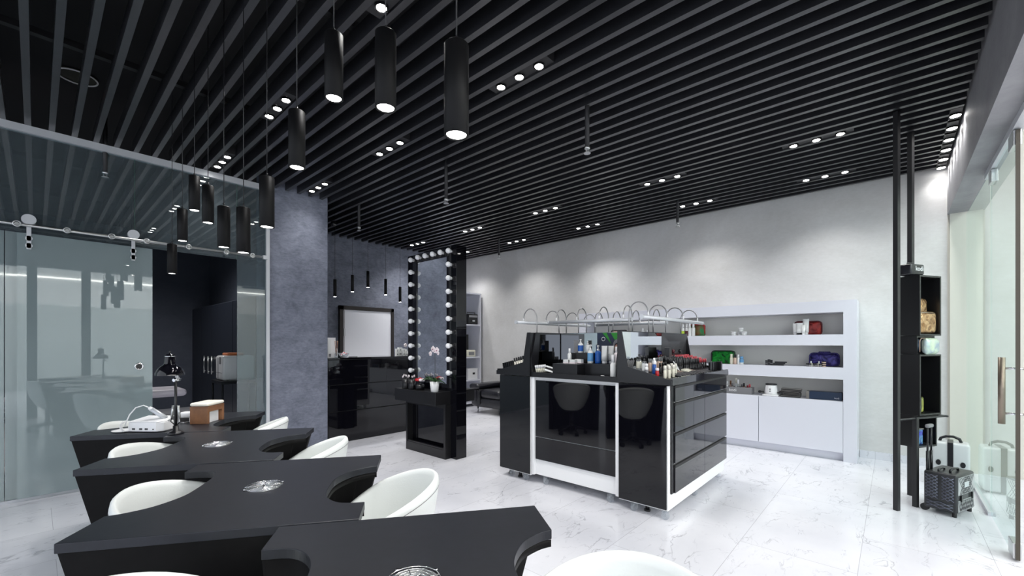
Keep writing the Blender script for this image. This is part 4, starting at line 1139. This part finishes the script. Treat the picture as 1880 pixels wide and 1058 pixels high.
# ---- reception counter top (z = 1.108)
ZCn = 1.1085
def Cn(px, y): return on_y(px, 650, y)[0]
bx = thing('leaflet_holder', 'tall white leaflet box at the column end of the reception counter', 'holder', (Cn(606.5, 5.52), 5.52, ZCn))
MB().box(-.05, .085, .03, .036, 0, .262).box(-.05, -.046, -.03, .03, 0, .262).box(.081, .085, -.03, .03, 0, .12).box(-.046, .081, -.03, -.026, 0, .06).box(-.046, .081, -.026, .03, 0, .004).build('box_body', 'plasticw', bx)
MB().box(-.040, .0, -.020, .02, .005, .24).build('leaflets', 'tubew', bx)
MB().box(-.035, -.005, -.0315, -.030, .012, .05).build('printed_panel', 'greyp', bx)
rd = thing('reed_diffuser', 'glass reed diffuser with brown sticks beside the leaflet box', 'diffuser', (Cn(617.5, 5.45), 5.45, ZCn))
MB().lathe([(.020, 0), (.022, .004), (.022, .05), (.01, .065), (.01, .08)], n=16).build('flask', 'clear', rd)
for k in range(5):
    a = k*1.25
    MB().cyl((.004*math.cos(a), .004*math.sin(a), .02), (.022*math.cos(a), .022*math.sin(a), .22), .0022, n=6).build('reed', 'wood', rd)
cbw = thing('candy_bowl', 'glass bowl of red and white sweets on the reception counter', 'bowl', (Cn(631, 5.44), 5.44, ZCn))
MB().lathe([(.03, 0), (.035, .003), (.06, .03), (.068, .06), (.065, .06), (.056, .03), (.03, .008)], n=26, cap=False).build('bowl', 'clear', cbw)
so = MB()
rg = random.Random(4)
for k in range(26):
    a = rg.uniform(0, 2*PI); r = rg.uniform(0, .042); so.m = k % 3
    so.ball((r*math.cos(a), r*math.sin(a), .022+.034*(1-r/.06)+rg.uniform(0, .012)), .011, .011, .009, n=8, k=5)
so = so.build('sweets', ['red', 'petal', 'pinkred'], cbw); so['kind'] = 'stuff'
one('pen', 'thin black pen lying on the reception counter beside the sweets', 'pen', MB().cyl((0, 0, .005), (.13, .01, .005), .0045, n=8), 'black', (Cn(640, 5.42), 5.42, ZCn))
for px, w, h, y, lab in ((728.5, .035, .105, 5.50, 'shorter white carton at the outer end of the carton row on the counter'), (734, .06, .125, 5.52, 'widest and tallest white carton of the row on the counter'),
                         (740.5, .034, .108, 5.50, 'narrow white carton second from the mirror station on the counter'), (745.5, .022, .092, 5.50, 'slim white box closest to the mirror station on the counter')):
    b = MB().box(-w/2, w/2, -.02, .02, 0, h); b.m = 1; b.box(-w*.3, w*.3, -.0206, -.02, h*.15, h*.3).box(-w*.1, w*.1, -.0206, -.02, h*.62, h*.8)
    one('carton', lab, 'carton', b, ['tubew', 'greyp'], (Cn(px, y), y, ZCn), 0, 'white cartons on the counter')
t = thing('white_blossom', 'white blossom stem in a small vase behind the counter cartons', 'flower', (Cn(747, 5.62), 5.62, ZCn))
MB().lathe([(.02, 0), (.024, .03), (.012, .07)], n=14).build('vase', 'plasticw', t)
MB().tube([(0, 0, .06), (-.01, 0, .12), (-.03, 0, .15)], .002, 6).build('flower_stem', 'stem', t)
m_ = MB()
for k in range(5): m_.ball((-.03+.018*math.cos(k*1.257), -.004, .155+.018*math.sin(k*1.257)), .015, .006, .015, n=10, k=6)
m_.build('flower', 'petal', t)

# ---- corner shelf things
def shelf_top(k): return SHZ[k]+.0285
t = thing('radio', 'black box with a silver control strip on the upper corner shelf', 'case', (6.06, 6.56, shelf_top(3)), -.1)
MB().rbox(-.13, .11, -.08, .08, 0, .215, .012, 3).build('housing', 'black', t)
MB().box(-.115, .095, -.084, -.079, .145, .19).build('control_strip', 'greylab', t)
MB().box(-.03, .03, -.085, -.080, .06, .09).build('name_plate', 'steelsoft', t)
MB().tube([(-.11, 0, .212), (-.11, 0, .25), (.09, 0, .25), (.09, 0, .212)], .007, 8).build('handle', 'black', t)
t = thing('monitor', 'dark flat panel standing on the middle corner shelf', 'screen', (5.93, 6.66, shelf_top(2)), -.15)
MB().box(-.14, .12, -.01, .015, .015, .46).build('panel', 'black', t, bevel=.004)
MB().box(-.09, .07, -.06, .06, 0, .014).build('stand', 'black', t)
t = thing('label_printer', 'small pale printer in front of the dark panel on the corner shelf', 'printer', (5.98, 6.50, shelf_top(2)), -.1)
MB().rbox(-.12, .10, -.05, .05, 0, .14, .02, 3).build('housing', 'ivory', t)
MB().box(-.08, .06, -.052, -.049, .03, .10).build('front_grille', 'greyp', t)
t = thing('storage_box', 'white lidded box with a black label on the lower corner shelf', 'box', (6.06, 6.58, shelf_top(1)), -.05)
MB().box(-.15, .11, -.10, .10, 0, .20).build('box_body', 'plasticw', t, bevel=.004)
MB().box(-.154, .114, -.104, .104, .20, .225).build('lid', 'plasticw', t, bevel=.004)
MB().box(-.03, .03, -.104, -.100, .10, .14).build('label_holder', 'black', t)

# ---- desk things
dl = thing('desk_lamp', 'black clamp desk lamp with chrome arms between the third and farthest desks', 'lamp', (.565, 3.232, .7505))
rx, ry = XR, YR                      # towards the viewer's right
MB().lathe([(.040, 0), (.042, .006), (.03, .016), (.016, .02), (.014, .05)], n=22).build('base', 'black', dl)
MB().cyl((0, 0, .02), (0, 0, .325), .0075, n=12).build('pole', 'black', dl)
for s in (-1, 1):
    b = MB().cyl((rx*.024*s, ry*.024*s, .10), (rx*.015*s, ry*.015*s, .17), .0065, n=10)
    for k in range(9):
        f_ = .02*k/2; b.torus((rx*(.024-.009*k/8)*s, ry*(.024-.009*k/8)*s, .10+.07*k/8), .0072, .0012, n=12, k=5)
    b.build('spring', 'steel', dl)
    MB().tube([(rx*.024*s, ry*.024*s, .10), (rx*.030*s, ry*.030*s, .075), (0, 0, .05)], .003, 6).build('link', 'black', dl)
MB().tube([(rx*.012, ry*.012, .325), (-rx*.010, -ry*.010, .385), (-rx*.026, -ry*.026, .455)], .0055, 8).tube([(rx*.020, ry*.020, .33), (rx*.004, ry*.004, .37), (-rx*.006, -ry*.006, .40)], .0055, 8).cyl((-.012, -.01, .325), (.022, .012, .33), .010, n=10).build('arm', 'chrome', dl)
sh = MB().lathe([(.073, .0), (.070, .018), (.056, .045), (.034, .062), (.028, .07), (.027, .115), (.022, .125), (.006, .128), (.006, .145)], (-rx*.034, -ry*.034, .355), n=30, cap=False).build('shade', 'gloss', dl)
MB().lathe([(.0275, .112), (.0285, .116)], (-rx*.034, -ry*.034, .355), n=24, cap=False).build('collar', 'chrome', sh)
dr_ = thing('nail_drill', 'white nail drill control unit with three black sockets on the farthest desk', 'nail drill', (.478, 3.455, .7505), math.radians(-50))
# local x runs along the socket face, local y away from the viewer
P = [(-.10, -.045), (.075, -.045), (.105, -.02), (.105, .055), (-.10, .055)]
MB().prism(P, .004, .062).build('housing', 'plasticw', dr_, bevel=.006)
MB().extr([(-.10, -.045, .0625), (.08, -.045, .0625), (.105, .0, .0625), (.105, .055, .085), (-.06, .055, .085)], (0, 0, .003)).build('top_panel', 'plasticw', dr_)
for x in (-.065, -.02, .015):
    MB().box(x-.009, x+.009, -.047, -.044, .016, .026).build('socket', 'black', dr_)
MB().cyl((.058, -.047, .02), (.058, -.044, .02), .004, n=10).build('jack', 'black', dr_)
hp = MB().cyl((.01, .0, .135), (.085, .02, .075), .0135, .0145, n=16).cyl((.085, .02, .075), (.105, .025, .06), .0125, .010, n=14).build('handpiece', 'steelsoft', dr_)
MB().cyl((-.004, -.004, .146), (.012, .0005, .133), .010, .0135, n=14).build('handpiece_cap', 'plasticw', hp)
cc = [(-.005, -.004, .146), (-.03, -.015, .162), (-.065, -.03, .15), (-.09, -.045, .11), (-.10, -.055, .07), (-.105, -.062, .04)]
MB().tube(cc, .0035, 7).build('cord', 'plasticw', dr_)
coil = []
for k in range(90):
    a = k*.75; t_ = k/89
    coil.append((-.105-.03*math.sin(t_*PI)*.2+.006*math.cos(a), -.062-.018*math.sin(t_*PI)+.006*math.sin(a), .075-.068*t_))
MB().tube(coil, .0026, 5).build('coil_cord', 'plasticw', dr_)
pd = thing('hand_pad', 'flat white hand pad lying behind the nail drill', 'pad', (.545, 3.63, .7505), math.radians(-2))
MB().rbox(-.15, .065, -.05, .05, 0, .016, .008, 3).build('pad', 'plasticw', pd)
MB().rbox(.0, .06, -.03, .03, .0165, .026, .004, 3).build('grip', 'plasticw', pd)
tr = one('desk_tray', 'thin white dish at the edge of the farthest desk, left of the nail drill', 'dish', MB().lathe([(.04, 0), (.055, .004), (.06, .009), (.055, .007), (.035, .004)], n=26, sx=1.1), 'plasticw', (.372, 3.565, .7505))
ar = thing('armrest', 'oak manicure armrest with cream cushion on the farthest desk', 'armrest', (.778, 3.464, .7505), math.radians(46))
# local x = the long way, local y = towards the far side
MB().box(0, .022, 0, .115, 0, .108).build('end_board', 'wood', ar, bevel=.002)
MB().box(.165, .187, 0, .115, 0, .108).build('end_board', 'wood', ar, bevel=.002)
MB().box(.0, .187, 0, .115, .109, .117).box(.022, .165, 0, .115, .080, .108).build('top_board', 'wood', ar)
MB().rbox(-.002, .189, -.003, .118, .1175, .142, .012, 4).build('cushion', 'cushion', ar)
one('white_box', 'small white box standing under the oak armrest', 'box', MB().box(-.05, .05, -.03, .03, 0, .075), 'plasticw', (.815, 3.575, .7505), math.radians(46), bevel=.002)
sl = thing('nail_lamp', 'small white nail lamp with dark opening left of the armrest', 'nail lamp', (.70, 3.675, .7505), math.radians(-40))
MB().rbox(-.03, .045, -.03, .04, .03, .07, .012, 3).box(-.03, -.022, -.03, .04, 0, .035).box(.037, .045, -.03, .04, 0, .035).build('housing', 'plasticw', sl)
MB().box(-.021, .036, -.025, .038, .001, .029).build('opening', 'black', sl)

# ---- island: middle counter
rs = thing('counter_riser', 'black step boxes carrying bottles on the island side facing the desks', 'riser', (3.22, 1.66, 1.0045))
MB().box(0, .29, 0, .62, 0, .115).build('step', 'black', rs, bevel=.002)
MB().box(-.125, -.001, .36, .62, 0, .112).build('front_block', 'black', rs, bevel=.002)
MB().box(.10, .275, .36, .58, .1155, .205).build('upper_block', 'black', rs, bevel=.002)
ZM, ZM2 = 1.120, 1.210
def Ym(px, x): return on_x(px, 650, x)[1]
pump_thing('blue and white pump bottle on the topmost black step of the island', (3.36, Ym(1066, 3.36), ZM2), .025, .125, 'tubew', 'blue', .4)
pump_thing('plain white pump bottle behind the others on the topmost black step', (3.42, Ym(1079, 3.42), ZM2), .020, .105, 'tubew', None, .4)
pump_thing('white pump bottle with a blue lower half in front of the topmost step', (3.29, Ym(1084, 3.29), ZM), .026, .165, 'tubew', 'lblue', .9)
pump_thing('all blue pump bottle with white head before the green poster', (3.33, Ym(1098, 3.33), ZM), .028, .16, 'blue', 'blue', .3)
o = one('dark_card', 'dark upright card beside the blue pump bottle on the topmost step', 'card', MB().box(-.004, .004, -.022, .022, 0, .115), 'greyp', (3.40, Ym(1058, 3.40), ZM2), .2)
one('spray_bottle', 'slim white spray bottle at the end of the black step', 'bottle', bottle_mb(.018, .13, .5, .55), ['tubew', 'plasticw'], (3.27, Ym(1044, 3.27)-.01, ZM))
b0 = MB().box(-.02, .02, -.034, .034, 0, .034); b0.m = 1; b0.box(-.0205, .0205, -.0345, .0345, 0, .012)
o = one('small_carton', 'pink-edged white carton at the spray bottle end of three in a row', 'carton', b0, ['tubew', 'petal'], (3.20, Ym(1042, 3.20), 1.117), 0, 'pink-edged cartons on the island')
clone(o, (3.20, Ym(1051.5, 3.20), 1.117), 'middle pink-edged white carton of three in a row')
clone(o, (3.243, Ym(1063, 3.243), ZM), 'pink-edged white carton nearest the pump bottles of three in a row')
o = one('cream_tube', 'white cream tube with dark emblem before the poster, left one of two', 'tube', tube_mb(.056, .155), ['tubew', 'plasticw'], (3.30, Ym(1110, 3.30), ZM), PI/2, 'white cream tubes on the island')
clone(o, (3.36, Ym(1122, 3.36), ZM), 'white cream tube with dark emblem before the poster, right one of two')
for px, x in ((1110, 3.30), (1121, 3.32)):
    pass
one('lotion_bottle', 'curvy white lotion bottle standing at the front edge by the tall black tray side', 'bottle', bottle_mb(.025, .20, .6, .62), ['tubew', 'plasticw'], (3.13, Ym(1126, 3.13), 1.0045), 0, 'white lotion bottles on the island')
one('lotion_bottle', 'off-white lotion bottle behind the curvy one by the tall black tray side', 'bottle', bottle_mb(.026, .15, .6, .62), ['petal', 'plasticw'], (3.27, Ym(1133, 3.27), ZM), 0, 'white lotion bottles on the island')
one('cap', 'single white round cap lying at the front edge of the island', 'cap', MB().lathe([(.018, 0), (.02, .004), (.019, .022), (.012, .026)], n=18), 'plasticw', (3.13, Ym(1106, 3.13), 1.0045))
rg = random.Random(11)
sa = MB().box(-.028, .028, -.022, .022, 0, .0025)
s0 = None
for k in range(12):
    x = 3.12+.03*(k % 3)+rg.uniform(-.005, .005); y = 1.76+.045*(k//3)+rg.uniform(-.006, .006)
    loc = (x, y, 1.0046+.0028*(k % 3))
    if s0 is None: s0 = one('sachet', 'foil sachet lying in the loose pile at the front edge of the island', 'sachet', sa, 'greylab', loc, 0, 'foil sachets on the island')
    else: clone(s0, loc, None, rg.uniform(-.8, .8))
sr = MB().extr([(3.095, 2.37, 1.0048), (3.20, 2.37, 1.0048), (3.20, 2.37, 1.05)], (0, .115, 0))
rk = one('bottle_rack', 'low black wedge rack holding a row of little white tubes', 'rack', sr, 'black', (0, 0, 0))
tb = MB().lathe([(.0075, 0), (.0085, .003), (.0085, .04)], n=12); tb.m = 1; tb.lathe([(.0095, .0402), (.0095, .066), (.008, .068)], n=12)
t0 = None
for k in range(6):
    loc = (3.115+.003*k, 2.475-.019*k, 1.026+.002*k)
    if t0 is None: t0 = one('mini_tube', 'little white-capped tube in the row on the black wedge rack', 'tube', tb, ['ivory', 'plasticw'], loc, 0, 'little tubes on the wedge rack', rot=(0, -.3, 0))
    else: clone(t0, loc)
lf = MB().box(-.03, .03, -.05, .05, 0, .004); lf.m = 1; lf.box(-.012, .012, -.051, .051, .0041, .0048)
one('leaflet', 'folded white and black leaflet leaning on the row of little tubes', 'leaflet', lf, ['tubew', 'black'], (3.125, 2.325, 1.058), 0, None, rot=(.4, -.75, .2))
# green advertising panel leaning on the back mirror
po = thing('poster_panel', 'green and navy advertising panel with a hooded face on the island', 'poster', (3.513, 1.64, 1.122), 0)
MB().box(0, .006, 0, .43, 0, .272).build('board', 'postergreen', po)
MB().extr([(-.0008, .43, .0), (-.0008, .43, .272), (-.0008, .375, .272), (-.0008, .24, .12), (-.0008, .16, .0)], (.0006, 0, 0)).build('navy_shape', 'posternavy', po)
MB().extr([(-.0014, .33, .272), (-.0014, .29, .272), (-.0014, .12, .0), (-.0014, .20, .0)], (.0004, 0, 0)).build('diagonal_band', 'posternavy', po)
MB().torus((-.0015, .365, .215), .017, .003, n=24, k=6, axis='x').build('ring_emblem', 'plasticw', po)
def disc(y, z, ry_, rz_, x, m, nm):
    MB().extr([(x, y+ry_*math.cos(2*PI*i/24), z+rz_*math.sin(2*PI*i/24)) for i in range(24)], (.0003, 0, 0)).build(nm, m, po)
disc(.225, .15, .042, .062, -.0019, 'hoodg', 'hood'); disc(.225, .135, .030, .045, -.0023, 'hair', 'hair'); disc(.225, .128, .024, .038, -.0027, 'skin', 'face')
for dy in (-.009, .009): disc(.225+dy, .138, .0045, .0025, -.0031, 'hair', 'eye')
disc(.225, .108, .008, .003, -.0031, 'red', 'mouth'); disc(.225, .122, .003, .007, -.0030, 'skin', 'nose')

# ---- island: tray facing the storefront
def tz(y): return 1.018+(y-1.205)*.228+.0008
def Xr(px, y): return on_y(px, 660, y)[0]
def tray(y, px): return (Xr(px, y), y, tz(y)+.004)
cardm = MB().box(-.013, .013, -.002, .002, 0, .06)
c0 = None
for k in range(4):
    loc = (3.105+.034*k, 1.572, tz(1.58)+.001)
    if c0 is None: c0 = one('shade_card', 'grey tester card in the row before the bright island mirror', 'card', cardm, 'greyp', loc, 0, 'grey tester cards', rot=(.15, .3, 0))
    else: clone(c0, loc)
pump_thing('clear pump bottle half filled with white lotion, end of the tester tray', tray(1.49, 1173), .021, .125, 'clear', 'ivory', 1, None, 'black')
pump_thing('black-headed pump bottle second from the end of the tester tray', tray(1.43, 1183), .019, .125, 'clear', 'tubew', -.6, None, 'black')
one('bottle', 'small white bottle with dark band before the black-headed pump', 'bottle', bottle_mb(.014, .075, .6, .8, (.2, .6)), ['tubew', 'plasticw', 'greyp'], tray(1.40, 1187))
f0 = None
for k, (y, px) in enumerate(((1.44, 1193), (1.43, 1198), (1.45, 1203), (1.46, 1209), (1.45, 1214))):
    if f0 is None: f0 = one('foundation_bottle', 'nude foundation bottle with clear cap in the back row of the tester tray', 'bottle', bottle_mb(.0135, .10, .7, .9), ['nude', 'clear'], tray(y, px), 0, 'nude foundation bottles')
    else: clone(f0, tray(y, px))
bs = thing('remover_bottle', 'blue bottle with a white curl sign and white shoulder on the tester tray', 'bottle', tray(1.37, 1201), .75)
MB().rbox(-.02, .02, -.012, .012, 0, .075, .006, 3).build('bottle_body', 'blue', bs)
MB().rbox(-.0195, .0195, -.0115, .0115, .0755, .105, .005, 3).cyl((0, 0, .104), (0, 0, .125), .008, n=12).build('cap', 'plasticw', bs)
lettering('S', .07, 'plasticw', bs, (0, -.0128, .036), (PI/2, 0, 0))
rb_ = thing('small_red_bottle', 'small red bottle with pale cap in front of the blue one', 'bottle', tray(1.325, 1206.5), .7)
MB().rbox(-.016, .016, -.011, .011, 0, .040, .005, 3).build('bottle_body', 'red', rb_)
MB().rbox(-.016, .016, -.011, .011, .0405, .062, .005, 3).build('cap', 'petal', rb_)
k0 = None
for y, px in ((1.36, 1212), (1.37, 1217), (1.38, 1222)):
    if k0 is None: k0 = one('black_bottle', 'black tester bottle beside the blue bottle with the curl sign', 'bottle', bottle_mb(.010, .085, .7, .9), ['black', 'black'], tray(y, px), 0, 'black tester bottles')
    else: clone(k0, tray(y, px))
i0 = None
for y, px in ((1.265, 1221), (1.285, 1227), (1.255, 1228.5), (1.30, 1233), (1.27, 1236), (1.29, 1240)):
    if i0 is None: i0 = one('ivory_bottle', 'ivory bottle with pale cap in the cluster at the tray corner', 'bottle', bottle_mb(.0115, .095, .7, .92), ['ivory', 'cushion'], tray(y, px), 0, 'ivory bottles at the tray corner')
    else: clone(i0, tray(y, px))
bh_ = thing('brush_holder', 'tall black holder with a broad brown brush on the tester tray', 'holder', (Xr(1227, 1.52), 1.52, tz(1.52)+.010), .2)
MB().box(-.075, .045, -.022, .022, 0, .16).build('box_body', 'black', bh_, bevel=.003)
MB().extr([(.05, -.01, .0), (.075, -.01, .0), (.09, -.01, .11), (.052, -.01, .12)], (0, .014, 0)).build('brush', 'doorframe', bh_)
# rows of slim lipsticks and pencils; those at the wall end have red caps
lp = MB().lathe([(.0065, 0), (.007, .002), (.007, .045)], n=10); lp.m = 1; lp.lathe([(.0075, .0452), (.0075, .094), (.006, .096)], n=10)
lr = MB().lathe([(.0065, 0), (.007, .002), (.007, .055)], n=10); lr.m = 1; lr.lathe([(.0077, .0552), (.0077, .086), (.006, .088)], n=10)
L0 = R0 = None
rg = random.Random(3)
for r, y in enumerate((1.375, 1.42, 1.465, 1.51, 1.55)):
    for k in range(22):
        x = 3.62+.0365*k+.006*r
        if x > 4.42 or (r == 4 and x < 3.92): continue
        red = x > 4.18-.06*r
        loc = (x+rg.uniform(-.003, .003), y+rg.uniform(-.004, .004), tz(y)+.002)
        rot = (rg.uniform(-.06, .02), rg.uniform(-.05, .05), 0)
        if red:
            if R0 is None: R0 = one('lipstick', 'slim black lipstick with a red cap on the tester tray near the pale wall end', 'lipstick', lr, ['black', 'pinkred'], loc, 0, 'red-capped lipsticks on the tester tray', rot=rot)
            else: clone(R0, loc, None, None, rot)
        else:
            if L0 is None: L0 = one('cosmetic_pencil', 'slim all-black cosmetic tester standing in rows on the tester tray', 'pencil', lp, ['black', 'softblack'], loc, 0, 'black testers standing on the tray', rot=rot)
            else: clone(L0, loc, None, None, rot)
bb = MB().box(-.022, .022, -.02, .02, 0, .085)
o = one('black_box', 'black upright box with reddish top at the wall-side corner of the tester tray', 'box', bb, 'black', (4.40, 1.25, tz(1.25)+.007), 0)
bb2 = None
for k in range(7):
    x = 4.34-.032*k
    if bb2 is None: bb2 = one('lip_gloss', 'black lip gloss tube in the front row next to the corner box', 'lip gloss', MB().box(-.009, .009, -.009, .009, 0, .085), 'black', (x, 1.265, tz(1.265)+.003), 0, 'black lip gloss tubes in the front row')
    else: clone(bb2, (x, 1.262+.004*(k % 2), tz(1.265)+.003), None, rg.uniform(-.2, .2))
for k, (x, y) in enumerate(((4.05, 1.565), (4.22, 1.565))):
    t = thing('powder_brush', ('red-headed powder brush standing behind the lipsticks', 'black-headed powder brush standing behind the red-capped lipsticks')[k], 'brush', (x, y, tz(y)+.002))
    MB().cyl((0, 0, 0), (.004, 0, .10), .004, n=8).build('handle', 'black', t)
    MB().ball((.004, 0, .118), .016, .016, .02, n=12, k=8).build('bristles', 'wine' if k == 0 else 'black', t)
cp = MB().rbox(-.024, .024, -.040, .040, 0, .010, .004, 3)
q0 = None
for k in range(13):
    x = 3.33+.062*k; y = 1.260+.003*(k % 3)
    loc = (x, y, tz(y)+.012)
    if x > 4.08: break
    if q0 is None: q0 = one('compact', 'flat black compact lying along the front edge of the tester tray', 'compact', cp, 'softblack', loc, .25, 'black compacts along the tray edge', rot=(.22, 0, .2))
    else: clone(q0, loc, None, None, (.22, 0, .2+rg.uniform(-.15, .15)))
cp2 = MB().rbox(-.020, .020, -.034, .034, 0, .008, .003, 3); cp2.m = 1; cp2.box(-.016, .016, -.028, .028, .0082, .009)
q1 = None
for k in range(8):
    x = 3.46+.055*k; y = 1.322
    loc = (x, y, tz(y)+.012)
    if 3.60 < x < 3.75: continue
    if q1 is None: q1 = one('palette', 'small open palette with pale insert in the second row of the tester tray', 'palette', cp2, ['black', 'nude'], loc, .2, 'small palettes in the second row', rot=(.22, 0, .2))
    else: clone(q1, loc, None, None, (.22, 0, .2+rg.uniform(-.2, .2)))
wp = thing('powder_tray', 'wide pale powder tray lying among the black testers', 'tray', (3.72, 1.325, tz(1.325)+.009))
wp.rotation_euler = (.22, 0, .15)
MB().rbox(-.075, .075, -.032, .032, 0, .018, .008, 3).build('tray_body', 'ivory', wp)
for k in range(4): MB().lathe([(.013, .0185), (.012, .021)], (-.052+.035*k, 0, 0), 16).build('pan', 'cushion', wp)
pc = MB().box(-.05, .05, -.0015, .0015, 0, .075); pc.m = 1; pc.box(-.03, .03, -.0022, -.0015, .035, .05).box(-.03, .03, -.0022, -.0015, .055, .062)
one('price_card', 'leaning pale price card standing among the black testers', 'card', pc, ['tubew', 'greylab'], (3.60, 1.345, tz(1.345)+.022), 0, None, rot=(-.5, .25, .1))
# ---- island: tray facing the sofa, seen end on
def tz2(y): return tz(4.13-y)
d0 = v0 = None
for row, x in enumerate((3.11, 3.17, 3.24)):
    for k in range(6):
        y = 2.885-.024*k
        loc = (x, y, tz2(y)+.002)
        if d0 is None: d0 = one('dark_tester', 'slim dark tester tube on the outer half of the tray facing the sofa', 'tester', MB().box(-.008, .008, -.006, .006, 0, .072), 'black', loc, 0, 'dark tester tubes facing the sofa', rot=(-.18, 0, 0))
        else: clone(d0, loc)
    for k in range(6):
        y = 2.735-.027*k
        loc = (x, y, tz2(y)+.002)
        b = MB().lathe([(.0075, 0), (.008, .003), (.008, .055)], n=10) if v0 is None else None
        if v0 is None:
            b.m = 1; b.lathe([(.0085, .0552), (.0085, .088), (.007, .09)], n=10)
            v0 = one('ivory_tester', 'slim ivory tester tube on the inner half of the tray facing the sofa', 'tester', b, ['cushion', 'black'], loc, 0, 'ivory tester tubes facing the sofa', rot=(-.18, 0, 0))
        else: clone(v0, loc)
